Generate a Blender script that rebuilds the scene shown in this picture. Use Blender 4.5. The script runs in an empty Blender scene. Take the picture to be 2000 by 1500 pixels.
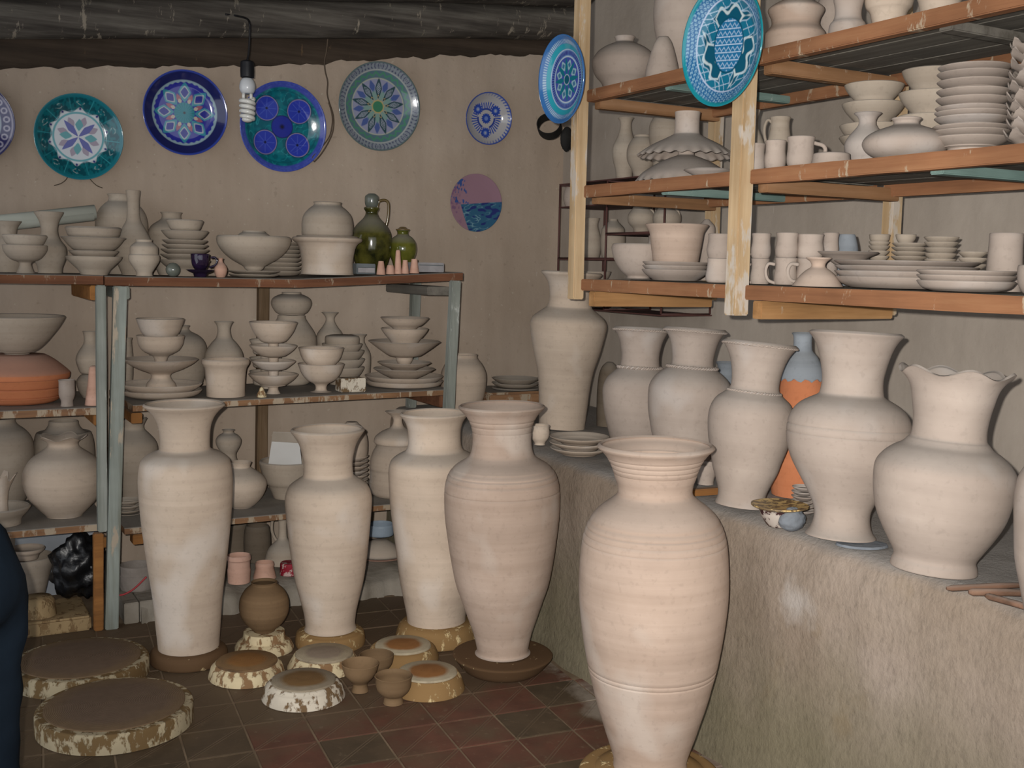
import bpy, bmesh, math, random
import numpy as np
from math import sin, cos, radians, pi, atan2, sqrt
from mathutils import Vector, Matrix
random.seed(7); rng = np.random.RandomState(7)
SC = bpy.context.scene
COL = SC.collection
# ---------------------------------------------------------------- camera
YAW, PIT, ROL, FPX, EYE = radians(29), radians(6.1), radians(1.3), 2150.0, 1.5
CAM = np.array([0, 0, EYE])
FW = np.array([sin(YAW)*cos(PIT), cos(YAW)*cos(PIT), -sin(PIT)])
_r = np.array([cos(YAW), -sin(YAW), 0]); _u = np.cross(_r, FW)
RT = cos(ROL)*_r + sin(ROL)*_u
UP = cos(ROL)*_u - sin(ROL)*_r
FH = np.array([sin(YAW), cos(YAW), 0]); RH = np.array([cos(YAW), -sin(YAW), 0])
cam = bpy.data.cameras.new('camera'); camo = bpy.data.objects.new('camera', cam); COL.objects.link(camo)
cam.sensor_fit = 'HORIZONTAL'; cam.sensor_width = 36; cam.lens = FPX/2000*36; cam.clip_start = .02; cam.clip_end = 60
camo.matrix_world = Matrix(((RT[0], UP[0], -FW[0], 0), (RT[1], UP[1], -FW[1], 0), (RT[2], UP[2], -FW[2], EYE), (0, 0, 0, 1)))
SC.camera = camo
# ---------------------------------------------------------------- light: on-camera flash, faint daylight from the doorway behind
SC.view_settings.view_transform = 'Standard'; SC.view_settings.look = 'None'
SC.view_settings.gamma = 1; SC.view_settings.use_curve_mapping = False
SC.view_settings.exposure = 0.20
W = bpy.data.worlds.new('daylight'); SC.world = W; W.use_nodes = True
W.node_tree.nodes['Background'].inputs[0].default_value = (.90, .94, 1.0, 1)
W.node_tree.nodes['Background'].inputs[1].default_value = 1.0
fl = bpy.data.lights.new('flash', 'SPOT'); fl.energy = 450; fl.color = (1, .96, .91)
fl.spot_size = radians(82); fl.spot_blend = 1.0; fl.shadow_soft_size = .012
flo = bpy.data.objects.new('flash', fl); COL.objects.link(flo)
_m = camo.matrix_world.copy(); _m.translation = Vector(CAM - RT*.05 + UP*.04); flo.matrix_world = _m @ Matrix.Rotation(radians(-5), 4, 'Y') @ Matrix.Rotation(radians(-1), 4, 'X')

def ray(x, y): return FW*FPX + RT*(x-1000) - UP*(y-750)
def onZ(x, y, z): d = ray(x, y); return CAM + d*((z-EYE)/d[2])
def onY(x, y, Y): d = ray(x, y); return CAM + d*(Y/d[1])
def onX(x, y, X): d = ray(x, y); return CAM + d*(X/d[0])
def onP(x, y, p):                       # vertical plane through p facing the camera
    d = ray(x, y); return CAM + d*(((p-CAM)@FH)/(d@FH))
def proj(p): d = np.array(p)-CAM; w = d@FW; return 1000+FPX*(d@RT)/w, 750-FPX*(d@UP)/w, w

# ---------------------------------------------------------------- materials
def lin(c):
    if isinstance(c, str): c = tuple(int(c[i:i+2], 16)/255 for i in (0, 2, 4))
    return tuple((v/12.92 if v <= .04045 else ((v+.055)/1.055)**2.4) for v in c)
class N:
    def __init__(s, name, rough=.9, spec=.2):
        m = s.m = bpy.data.materials.new(name); m.use_nodes = True; s.t = m.node_tree
        s.b = s.t.nodes['Principled BSDF']; s.b.inputs['Roughness'].default_value = rough
        s.b.inputs['Specular IOR Level'].default_value = spec
        s.tc = s.t.nodes.new('ShaderNodeTexCoord')
    def n(s, typ, **k):
        x = s.t.nodes.new('ShaderNode'+typ)
        for a, v in k.items(): setattr(x, a, v)
        return x
    def l(s, a, b): s.t.links.new(a, b)
    def noise(s, sc=5, det=4, vec=(1, 1, 1), rough=.55, co='Object'):
        mp = s.n('Mapping'); mp.inputs['Scale'].default_value = vec; s.l(s.tc.outputs[co], mp.inputs[0])
        oi = s.n('ObjectInfo'); ad = s.n('VectorMath', operation='SCALE'); ad.inputs[0].default_value = (17, 31, 13)
        s.l(oi.outputs['Random'], ad.inputs['Scale'])
        a2 = s.n('VectorMath', operation='ADD'); s.l(mp.outputs[0], a2.inputs[0]); s.l(ad.outputs[0], a2.inputs[1])
        x = s.n('TexNoise'); x.inputs['Scale'].default_value = sc; x.inputs['Detail'].default_value = det
        x.inputs['Roughness'].default_value = rough; s.l(a2.outputs[0], x.inputs['Vector']); return x.outputs['Fac']
    def ramp(s, f, *st):
        r = s.n('ValToRGB'); e = r.color_ramp.elements
        while len(e) < len(st): e.new(.5)
        for i, (p, c) in enumerate(st):
            e[i].position = p; e[i].color = (*lin(c), 1) if isinstance(c, str) else (*((c,)*3 if isinstance(c, (int, float)) else c), 1)
        s.l(f, r.inputs[0]); return r.outputs[0]
    def mix(s, f, a, b, bt='MIX'):
        x = s.n('Mix', data_type='RGBA', blend_type=bt)
        for i, v in ((0, f), (6, a), (7, b)):
            if hasattr(v, 'is_linked') or hasattr(v, 'links'): s.l(v, x.inputs[i])
            elif i == 0: x.inputs[0].default_value = v
            else: x.inputs[i].default_value = (*lin(v), 1) if isinstance(v, str) else (*v, 1)
        return x.outputs[2]
    def math(s, op, a, b=0.0):
        x = s.n('Math', operation=op)
        for i, v in ((0, a), (1, b)):
            if isinstance(v, (int, float)): x.inputs[i].default_value = v
            else: s.l(v, x.inputs[i])
        return x.outputs[0]
    def bump(s, h, st=.3, d=.01):
        x = s.n('Bump'); x.inputs['Strength'].default_value = st; x.inputs['Distance'].default_value = d
        prev = s.b.inputs['Normal']
        if prev.is_linked: s.l(prev.links[0].from_socket, x.inputs['Normal'])
        s.l(h, x.inputs['Height']); s.l(x.outputs[0], prev)
    def col(s, c): s.l(c, s.b.inputs['Base Color']); return s
    def upz(s, a=.25, b=.9):
        g = s.n('NewGeometry'); sp = s.n('SeparateXYZ'); s.l(g.outputs['Normal'], sp.inputs[0])
        mr = s.n('MapRange'); mr.inputs[1].default_value = a; mr.inputs[2].default_value = b; s.l(sp.outputs[2], mr.inputs[0]); return mr.outputs[0]
    def vary(s, c, lo=.9, hi=1.1):
        oi = s.n('ObjectInfo'); mr = s.n('MapRange'); mr.inputs[3].default_value = lo; mr.inputs[4].default_value = hi
        s.l(oi.outputs['Random'], mr.inputs[0]); h = s.n('HueSaturation'); s.l(mr.outputs[0], h.inputs['Value']); s.l(c, h.inputs['Color']); return h.outputs[0]
M = {}
def scl(c, k): return tuple(min(1, v*k) for v in lin(c))
def clay(name, c, c2=None, band=.35, dust=.45, rough=.95, blot=.5, pale=None, spec=.12):
    s = N(name, rough, spec); c2 = c2 or c
    b = s.ramp(s.noise(3.2, 5, rough=.6), (.3, scl(c, .80)), (.55, lin(c)), (.78, scl(c2, 1.12)))
    ring = s.ramp(s.noise(1, 4, (.5, .5, 30)), (.33, scl(c, .78)), (.62, scl(c2, 1.08)))
    k = s.mix(band, b, ring)
    if pale:
        p = s.ramp(s.noise(4.5, 2, (1, 1, .8)), (.56, 0.0), (.68, 1.0)); k = s.mix(s.math('MULTIPLY', p, .6), k, pale)
    sp = s.ramp(s.noise(60, 2), (.30, .86), (.42, 1.0)); k = s.mix(.6, k, sp, 'MULTIPLY')
    if dust: k = s.mix(s.math('MULTIPLY', s.upz(), dust), k, '8f8d88')
    s.col(s.vary(k, .93, 1.07)); s.bump(s.noise(1, 3, (.6, .6, 110)), .14, .003); s.bump(s.noise(45, 3), .12, .003)
    M[name] = s.m
clay('clay', 'bba997', 'c4b4a3', pale='cec4ba', band=.25)
clay('clay_dust', 'a89a8a', 'b0a597', dust=.55, band=.25)
clay('clay_pale', 'a3958a', 'ab9e93', band=.15, pale='b4aca6')
clay('clay_pink', 'ad9888', 'b8a597', band=.28, pale='bfb3a8', dust=.35)
clay('clay_dark', '6d6153', '756a5d', dust=.3)
clay('clay_wet', '705a42', '7d664c', dust=0, band=.5, rough=.8)
clay('terracotta', 'b8734f', 'c07e5b', band=.2, dust=.55)
clay('terra_pure', 'c27a54', 'c8845f', band=.15, dust=.1)
clay('bisque', 'bf9783', 'c9a595', band=.3, dust=.3)
clay('bluegrey', '848a90', '90969c', dust=.3)

def plaster(name, c, d, amt):
    s = N(name, .85, .15)
    k = s.ramp(s.noise(9, 4), (.3, scl(c, .85)), (.7, scl(c, 1.08)))
    f = s.ramp(s.noise(26, 4, (1, 1, .55), .65), (amt, 0.0), (amt+.07, 1.0))
    s.col(s.mix(f, d, k)); s.bump(f, .5, .006); M[name] = s.m
plaster('plaster', 'c9bfae', '6f5940', .42)
plaster('plaster_brown', 'cdbd9a', '86684a', .43)
plaster('plaster_fleck', 'd0b98c', '8b6e48', .57)
plaster('plaster_wheel', 'a89b80', '6b5639', .47)
plaster('plaster_mud', 'cdb88c', '5d4732', .64)
plaster('plaster_tan', '9c8562', '7c6446', .4)
def discmat(name, cen, ring, edge, R):
    s = N(name, .8, .2); sp = s.n('VectorMath', operation='LENGTH'); mp = s.n('Mapping'); mp.inputs['Scale'].default_value = (1, 1, 0)
    s.l(s.tc.outputs['Object'], mp.inputs[0]); s.l(mp.outputs[0], sp.inputs[0])
    r = s.math('DIVIDE', sp.outputs['Value'], R)
    r2 = s.math('ADD', r, s.math('MULTIPLY', s.math('SUBTRACT', s.noise(14, 4), .5), .22))
    k = s.ramp(r2, (.5, cen), (.66, ring), (.86, ring), (.95, edge))
    w = s.n('TexWave', wave_type='RINGS', rings_direction='Z'); w.inputs['Scale'].default_value = 60; w.inputs['Distortion'].default_value = 1.5
    s.l(s.tc.outputs['Object'], w.inputs[0]); s.bump(w.outputs['Fac'], .25, .003)
    s.col(s.mix(.3, k, s.ramp(s.noise(30, 4), (.3, .55), (.7, 1.1)), 'MULTIPLY')); M[name] = s.m
discmat('disc_a', '8a6238', '7e6344', '4b3a2c', .12)
discmat('disc_b', '7a5e3c', '8f8370', '5a4a3a', .13)
discmat('disc_c', '8f8070', 'a3967f', '57473a', .12)
discmat('disc_d', '93663c', 'b0a48c', '553f2e', .12)
discmat('wheel', '6a5849', '725e48', '8a7048', .30)

def wood(name, ax, c, c2, c3, wear=None, wamt=.6, dust=.3, rough=.85, gs=1.0):
    s = N(name, rough, .15); v = {'x': (1.2, 22, 22), 'y': (22, 1.2, 22), 'z': (22, 22, 1.2)}[ax]
    g = s.noise(gs, 6, v, .65); k = s.ramp(g, (.3, c3), (.5, c), (.7, c2))
    k = s.mix(.55, k, s.ramp(s.noise(4, 3), (.3, .6), (.7, 1.15)), 'MULTIPLY')
    if wear:
        vv = {'x': (9, 3, 3), 'y': (3, 9, 3), 'z': (6, 6, 1.5)}[ax]
        k = s.mix(s.ramp(s.noise(2.2, 5, vv, .7), (wamt, 0.0), (wamt+.05, 1.0)), k, wear)
    if dust: k = s.mix(s.math('MULTIPLY', s.upz(), dust), k, '8a8781')
    s.col(k); s.bump(g, .35, .006); M[name] = s.m
wood('wood_front', 'y', '8c6144', '9a7151', '775139', 'a39079', .60, .85)
wood('wood_cross_dark', 'x', '8a6647', '997557', '6f523a', 'a08c78', .62, .3)
wood('wood_shelf', 'x', '876549', '987354', '6a5040', 'a4947f', .52, .9)
wood('wood_top', 'x', '6c4733', '7b563e', '54392b', '8d7b68', .60, .9)
wood('wood_raw', 'z', 'b59b79', 'c3ac8b', 'a08460', 'b8ada0', .54, 0)
wood('wood_cross', 'x', 'a37a50', 'b48c60', '86633f', 'a89680', .66, .3)
wood('wood_paint', 'z', '8e948d', '9ea59e', '757467', 'ab9d8b', .55, 0)
wood('wood_blue', 'z', '83877f', '9a9d97', '6d706b', 'b4b6b0', .6, 0)
wood('wood_old', 'z', '6e5a44', '85705a', '4c3d30', 'b19870', .66, 0)
wood('wood_block', 'x', '8f6237', '9b6e3e', '744f2e', None, .6, .4)
wood('wood_plank', 'y', '6e6961', '7d786e', '565149', '8a857a', .62, .3)
wood('wood_teal', 'x', '6d837c', '82968f', '5b6d68', '9aa39c', .6, .2)
wood('wood_log', 'x', '504b45', '6f6a62', '302c29', '8b8274', .60, .1)
wood('wood_beam', 'x', '41372e', '4d4238', '302923', '5c4a38', .66, 0)
wood('wood_stick', 'x', '745848', '826654', '5c4638', None, .6, .3)

s = N('mud_wall', .95, .08)
k = s.ramp(s.noise(1.6, 5), (.3, 'a49382'), (.55, 'ad9d8d'), (.75, 'b4a596'))
k = s.mix(.5, k, s.ramp(s.noise(1, 5, (7, 7, 1.0)), (.35, .82), (.65, 1.08)), 'MULTIPLY')
k = s.mix(.5, k, s.ramp(s.noise(34, 3), (.27, .7), (.36, 1.0)), 'MULTIPLY')
k = s.mix(s.ramp(s.noise(42, 1), (.735, 0.0), (.76, .6)), k, 'b8ac9c')
s.col(k); s.bump(s.noise(12, 6), .25, .02); M['mud_wall'] = s.m
s = N('mud_wall_grey', .95, .08)
k = s.ramp(s.noise(1.8, 5), (.3, '9d9286'), (.55, 'a99e92'), (.75, 'b2a79b'))
k = s.mix(.35, k, s.ramp(s.noise(1, 5, (9, 9, 1.0)), (.35, .8), (.65, 1.08)), 'MULTIPLY')
k = s.mix(s.ramp(s.noise(1, 3, (28, 28, 5)), (.72, 0.0), (.75, .7)), k, 'b5aca0')
s.col(k); s.bump(s.noise(12, 6), .25, .02); M['mud_wall_grey'] = s.m
s = N('mud_bench', .95, .08)
k = s.ramp(s.noise(2.2, 6), (.3, '877869'), (.5, '938577'), (.72, '9f9185'))
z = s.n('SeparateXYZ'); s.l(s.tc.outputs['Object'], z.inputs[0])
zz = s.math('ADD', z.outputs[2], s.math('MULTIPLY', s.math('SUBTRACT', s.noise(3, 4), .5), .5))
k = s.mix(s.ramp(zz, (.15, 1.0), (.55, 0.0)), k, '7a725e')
k = s.mix(s.ramp(s.noise(9, 4), (.70, 0.0), (.76, .7)), k, '8a7354')
k = s.mix(.6, k, s.ramp(s.noise(70, 5, (1, 1, .4), .7), (.3, .62), (.5, 1.0), (.7, 1.1)), 'MULTIPLY')
k = s.mix(s.ramp(s.noise(5, 5), (.62, 0.0), (.74, .45)), k, '7d6c52')
d = s.n('VectorMath', operation='DISTANCE'); s.l(s.tc.outputs['Object'], d.inputs[0]); d.inputs[1].default_value = tuple(onX(1560, 1180, 2.18))
k = s.mix(s.ramp(s.math('ADD', d.outputs['Value'], s.math('MULTIPLY', s.noise(14, 4), .14)), (.085, .7), (.15, 0.0)), k, 'b7b0aa')
k = s.mix(s.math('MULTIPLY', s.upz(.5, .95), .8), k, '8d8b88')
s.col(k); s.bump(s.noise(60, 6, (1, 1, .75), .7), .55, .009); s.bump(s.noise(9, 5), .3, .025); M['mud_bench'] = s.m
s = N('floor_tile', .6, .3)
k = s.ramp(s.noise(2.2, 4), (.3, '4d3127'), (.7, '64392d'))
dirt = s.noise(1.7, 6, rough=.65, co='Object'); g2 = s.n('NewGeometry'); 
nz = s.n('TexNoise'); nz.inputs['Scale'].default_value = 2.6; nz.inputs['Detail'].default_value = 6; s.l(g2.outputs['Position'], nz.inputs['Vector'])
k = s.mix(s.ramp(nz.outputs['Fac'], (.42, 0.0), (.66, .85)), k, '5a4b3b')
tx = s.n('SeparateXYZ'); s.l(s.tc.outputs['Object'], tx.inputs[0])
dg = s.math('ABSOLUTE', s.math('SUBTRACT', s.math('ABSOLUTE', s.math('SUBTRACT', tx.outputs[0], tx.outputs[1])), .008))
gr = s.ramp(dg, (.002, 1.0), (.005, 0.0))
lm = s.ramp(nz.outputs['Fac'], (.4, .0), (.6, .8))
k = s.mix(s.math('MULTIPLY', gr, .55), k, '7d6a57')
k = s.mix(s.ramp(s.noise(30, 4), (.62, 0.0), (.72, .35)), k, '85735e')
s.col(k); s.bump(gr, .5, .004); s.bump(s.noise(30, 4), .2, .004); M['floor_tile'] = s.m
s = N('floor_dirt', .95, .05)
k = s.ramp(s.noise(3, 6), (.3, '3b3025'), (.6, '4a3d2f'), (.8, '5e5040')); s.col(k); s.bump(s.noise(18, 6), .5, .012); M['floor_dirt'] = s.m
s = N('grout', .95, .05); s.col(s.ramp(s.noise(8, 5), (.3, '6e5e4d'), (.7, '8d7b66'))); M['grout'] = s.m
s = N('kerb', .95, .05); s.col(s.ramp(s.noise(6, 5), (.3, '7f776b'), (.7, '979085'))); s.bump(s.noise(20, 5), .5, .015); M['kerb'] = s.m
def plain(name, c, rough=.6, spec=.4, c2=None, nsc=8, bump=0, **kw):
    s = N(name, rough, spec); c2 = c2 or c
    s.col(s.ramp(s.noise(nsc, 4), (.35, c), (.65, c2)))
    if bump: s.bump(s.noise(nsc*3, 4), bump, .01)
    for a, v in kw.items(): s.b.inputs[a.replace('_', ' ')].default_value = v
    M[name] = s.m
plain('glaze_green', '2a2c14', .12, .6, '5d5a26', 14)
plain('glaze_lime', '4a4f1c', .15, .6, '6f6f2c', 20)
plain('glaze_brown', '5b4a2a', .15, .6, '77623a')
plain('glaze_dark', '1a1220', .08, .8, '2a1c3a')
for nm in ('glaze_green', 'glaze_lime'):
    t_ = M[nm].node_tree; s = N(nm+'_dusted', .15, .6); c1, c2 = ('20220f', '5d5a26') if nm == 'glaze_green' else ('454a1a', '6f6f2c')
    s.col(s.mix(s.math('MULTIPLY', s.upz(.25, .75), .85), s.ramp(s.noise(14, 4), (.35, c1), (.65, c2)), '807c6c')); s.l(s.math('ADD', s.math('MULTIPLY', s.upz(.25, .75), .7), .13), s.b.inputs['Roughness']); M[nm] = s.m
plain('smoky_glass', '5c6058', .15, .6, '6a6e66')
plain('paper', 'a9aca2', .8, .2, 'b6b9ae', 3); plain('white', 'c6c4c0', .7, .2, 'd0cfcc', 3)
plain('book_edge', '8f8c8d', .85, .1, '9b9899', 30); plain('book_cover', '5d6264', .7, .2, '6b7072')
plain('cardboard', '9c9183', .9, .1, 'a89d90')
plain('bulb_white', 'b9bcc0', .25, .5, 'c2c5c8'); plain('bulb_glass', 'c9c9c4', .2, .5, 'd2d2cd')
plain('black', '15161a', .5, .3, '1c1d20'); plain('cord', '1b1a1c', .6, .3)
plain('black_plastic', '0c0d0f', .36, .5, '16171a', 12, .25); plain('black_rubber', '1d1c1b', .8, .2, '2b2a28')
plain('wire', '4d4237', .7, .3, '5b4d3f'); plain('wire_red', '4a2f2b', .6, .3, '593a35')
plain('lightblue', '8a98a6', .5, .3, '98a6b3'); plain('whiteblue', '979ca3', .85, .1, 'a5aab0', 4)
plain('sack', '857d76', .85, .15, '958d86', 12, .4); plain('tan', '8f7a55', .9, .1, '9a8660', 6)
plain('stone', '6c7177', .9, .1, '777c82', 12, .4)
plain('navy', '1c252f', .95, .05, '232e3a', 5, .2); plain('navy_dark', '191f28', .95, .05, '1f2731', 5, .2)
plain('skin', 'a67c62', .6, .3, 'b08668'); plain('hair', '1a1512', .6, .3, '241c17'); plain('shoe', '1c1916', .6, .3, '26211c')
plain('red_plastic', 'a3343a', .5, .3, 'a83c40')
s = N('red_print', .6, .2); s.col(s.mix(s.ramp(s.noise(45, 4, rough=.7), (.52, 0.0), (.56, 1.0)), '8d1f30', 'b8a09a')); M['red_print'] = s.m
s = N('speckle_dark', .3, .4); s.col(s.mix(s.ramp(s.noise(28, 4), (.47, 0.0), (.51, 1.0)), '3d2426', 'b5aaa0')); M['speckle_dark'] = s.m
s = N('speckle_gold', .4, .4); s.col(s.mix(s.ramp(s.noise(60, 4), (.48, 0.0), (.54, 1.0)), '6e5b41', 'c2a56e')); M['speckle_gold'] = s.m
s = N('glazed_print', .12, .5); vc = s.n('VertexColor', layer_name='paint'); s.col(vc.outputs[0]); s.b.inputs['Coat Weight'].default_value = .5; s.b.inputs['Coat Roughness'].default_value = .06
s.bump(s.noise(25, 3), .04, .01); M['glazed_print'] = s.m
s = N('matt_print', .8, .2); vc = s.n('VertexColor', layer_name='paint'); s.col(vc.outputs[0]); M['matt_print'] = s.m

# ---------------------------------------------------------------- mesh helpers
def mesh(name, V, Fq, mat, smooth=True, sharp=None):
    me = bpy.data.meshes.new(name); me.from_pydata([tuple(v) for v in V], [], Fq)
    if smooth:
        me.polygons.foreach_set('use_smooth', np.ones(len(me.polygons), bool))
        if sharp: me.set_sharp_from_angle(angle=radians(sharp))
    me.materials.append(M[mat]); me.update(); return me
def obj(name, me, parent=None, loc=None):
    o = bpy.data.objects.new(name, me); COL.objects.link(o)
    if loc is not None: o.location = tuple(loc)
    if parent: o.parent = parent
    return o
def tag(o, label=None, cat=None, group=None, kind=None):
    if label: o['label'] = label
    if cat: o['category'] = cat
    if group: o['group'] = group
    if kind: o['kind'] = kind
    return o
def empty(name, loc, label, cat, group=None, rotz=0):
    o = bpy.data.objects.new(name, None); COL.objects.link(o); o.location = tuple(loc); o.rotation_euler = (0, 0, rotz); o.empty_display_size = .05
    return tag(o, label, cat, group)
def boxm(name, x0, x1, y0, y1, z0, z1, mat, bev=.004, jit=0, nx=1):
    bm = bmesh.new()
    if nx == 1:
        bmesh.ops.create_cube(bm, size=1)
        for v in bm.verts: v.co = Vector(((x0+x1)/2+v.co.x*(x1-x0), (y0+y1)/2+v.co.y*(y1-y0), (z0+z1)/2+v.co.z*(z1-z0)))
    if jit:
        for v in bm.verts: v.co += Vector((random.uniform(-jit, jit), random.uniform(-jit, jit), random.uniform(-jit, jit)))
    if bev: bmesh.ops.bevel(bm, geom=bm.edges[:], offset=bev, segments=2, affect='EDGES', clamp_overlap=True)
    me = bpy.data.meshes.new(name); bm.to_mesh(me); bm.free(); me.materials.append(M[mat]); return me
def barm(name, p0, p1, w, h, mat, bev=.004, side=(0, 0, 1), nseg=1, wob=0, sag=0):
    """a bar from p0 to p1; w across, h along 'side'"""
    p0, p1 = Vector(p0), Vector(p1); d = (p1-p0).normalized(); s = Vector(side); a = d.cross(s).normalized(); s = a.cross(d).normalized()
    V = []; Fq = []
    for i in range(nseg+1):
        t = i/nseg; c = p0.lerp(p1, t) + s*(-sag*4*t*(1-t)); ww = w*(1+random.uniform(-wob, wob)); hh = h*(1+random.uniform(-wob, wob))
        for x, y in ((-1, -1), (1, -1), (1, 1), (-1, 1)): V.append(c + a*(x*ww/2) + s*(y*hh/2))
    for i in range(nseg):
        for k in range(4): Fq.append((i*4+k, i*4+(k+1) % 4, i*4+4+(k+1) % 4, i*4+4+k))
    Fq += [(3, 2, 1, 0), tuple(nseg*4+k for k in range(4))]
    bm = bmesh.new(); vs = [bm.verts.new(v) for v in V]
    for f in Fq: bm.faces.new([vs[i] for i in f])
    bmesh.ops.recalc_face_normals(bm, faces=bm.faces[:])
    if bev:
        ed = [e for e in bm.edges if len(e.link_faces) == 2 and e.calc_face_angle(0) > .6]
        bmesh.ops.bevel(bm, geom=ed, offset=bev, segments=2, affect='EDGES', clamp_overlap=True)
    me = bpy.data.meshes.new(name); bm.to_mesh(me); bm.free(); me.materials.append(M[mat]); return me
def tubem(name, pts, rad, mat, seg=8, closed=False, flat=1.0):
    P = [Vector(p) for p in pts]; n = len(P); V = []; Fq = []
    rs = rad if isinstance(rad, (list, tuple)) else [rad]*n
    up = None
    for i, p in enumerate(P):
        d = (P[(i+1) % n]-P[i-1]) if closed else (P[min(i+1, n-1)]-P[max(i-1, 0)])
        d.normalize()
        if up is None: up = Vector((0, 0, 1)) if abs(d.z) < .9 else Vector((1, 0, 0))
        a = d.cross(up).normalized(); b = a.cross(d).normalized(); up = b
        for k in range(seg):
            t = 2*pi*k/seg; V.append(p + a*(cos(t)*rs[i]) + b*(sin(t)*rs[i]*flat))
    m = n if closed else n-1
    for i in range(m):
        for k in range(seg):
            j = (i+1) % n; Fq.append((i*seg+k, i*seg+(k+1) % seg, j*seg+(k+1) % seg, j*seg+k))
    if not closed: Fq += [tuple(reversed(range(seg))), tuple((n-1)*seg+k for k in range(seg))]
    return mesh(name, V, Fq, mat)
def smoothpts(pts, sub=4):
    P = [np.array(p, float) for p in pts]; out = []
    for i in range(len(P)-1):
        a, b, c, d = P[max(i-1, 0)], P[i], P[i+1], P[min(i+2, len(P)-1)]
        for k in range(sub):
            t = k/sub; out.append(.5*((2*b)+(c-a)*t+(2*a-5*b+4*c-d)*t*t+(3*b-a-3*c+d)*t**3))
    out.append(P[-1]); return out
def rings(pts, sub):
    """Catmull-Rom through (r,z,corner) points, split at corners"""
    segs = [[]]
    for i, (r, z, c) in enumerate(pts):
        segs[-1].append((r, z))
        if c and 0 < i < len(pts)-1: segs.append([(r, z)])
    out = []
    for sgm in segs:
        q = smoothpts(sgm, sub) if len(sgm) > 2 else [np.array(v) for v in sgm]
        out += q if not out else q[1:]
    return [(max(0.0, float(v[0])), float(v[1])) for v in out]
def lathem(name, outer, mat, t=.006, seg=40, solid=False, wave=None, lip=True, oval=1.0, zfloor=None, inv=False):
    o = outer; R = [(0.0, o[0][1])] + list(o); inner = []
    if inv:
        iz = [(r-t, z) for r, z in o if r-t > .022]; R = [(0.0, iz[-1][1])]+iz[::-1]+list(o)+[(0.0, o[-1][1])]; inner = []
    elif not solid:
        rt, zt = o[-1]
        if lip: R[-1] = (rt, zt-.001); R.append((max(rt-t*.5, .002), zt+t*.22))
        for r, z in reversed(o):
            if z < max(o[0][1]+t*1.6, (zfloor or -1)+t*.9): break
            inner.append((max(r-t, .003), z if z < zt-.002 else zt-.0015))
        if not inner: inner = [(max(rt-t, .003), zt-.0015)]
        zf = max(o[0][1]+t*1.4, (zfloor or -1)+t*.8)
        inner.append((inner[-1][0]*.97, min(zf, inner[-1][1]-.0005)))
        R += inner + [(0.0, min(zf, inner[-1][1]))]
    else: R.append((0.0, o[-1][1]))
    th = np.arange(seg)*2*pi/seg; V = []; idx = []; zr = max(z for r, z in R); zb = min(z for r, z in R)
    for r, z in R:
        if r <= 1e-6: idx.append([len(V)]*seg); V.append((0, 0, z)); continue
        base = len(V); rr = np.full(seg, r); zz = np.full(seg, z)
        if wave:
            nW, ar, az, f0 = wave; k = max(0, (z-zb)/(zr-zb)-f0)/(1-f0) if az >= 0 else max(0, (zr-z)/(zr-zb)-f0)/(1-f0); k = k*k
            rr = rr*(1+ar*k*np.cos(nW*th+.6)); zz = zz+abs(az)*k*np.cos(nW*th+.6)
        V += list(zip(rr*np.cos(th), rr*np.sin(th)*oval, zz)); idx.append(list(range(base, base+seg)))
    Fq = []
    for a, b in zip(idx[:-1], idx[1:]):
        for k in range(seg):
            k2 = (k+1) % seg
            if a[0] == a[1] and b[0] == b[1]: continue
            if a[0] == a[1]: Fq.append((a[0], b[k2], b[k]))
            elif b[0] == b[1]: Fq.append((a[k], a[k2], b[0]))
            else: Fq.append((a[k], a[k2], b[k2], b[k]))
    return mesh(name, V, Fq, mat, True, 55), inner
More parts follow.
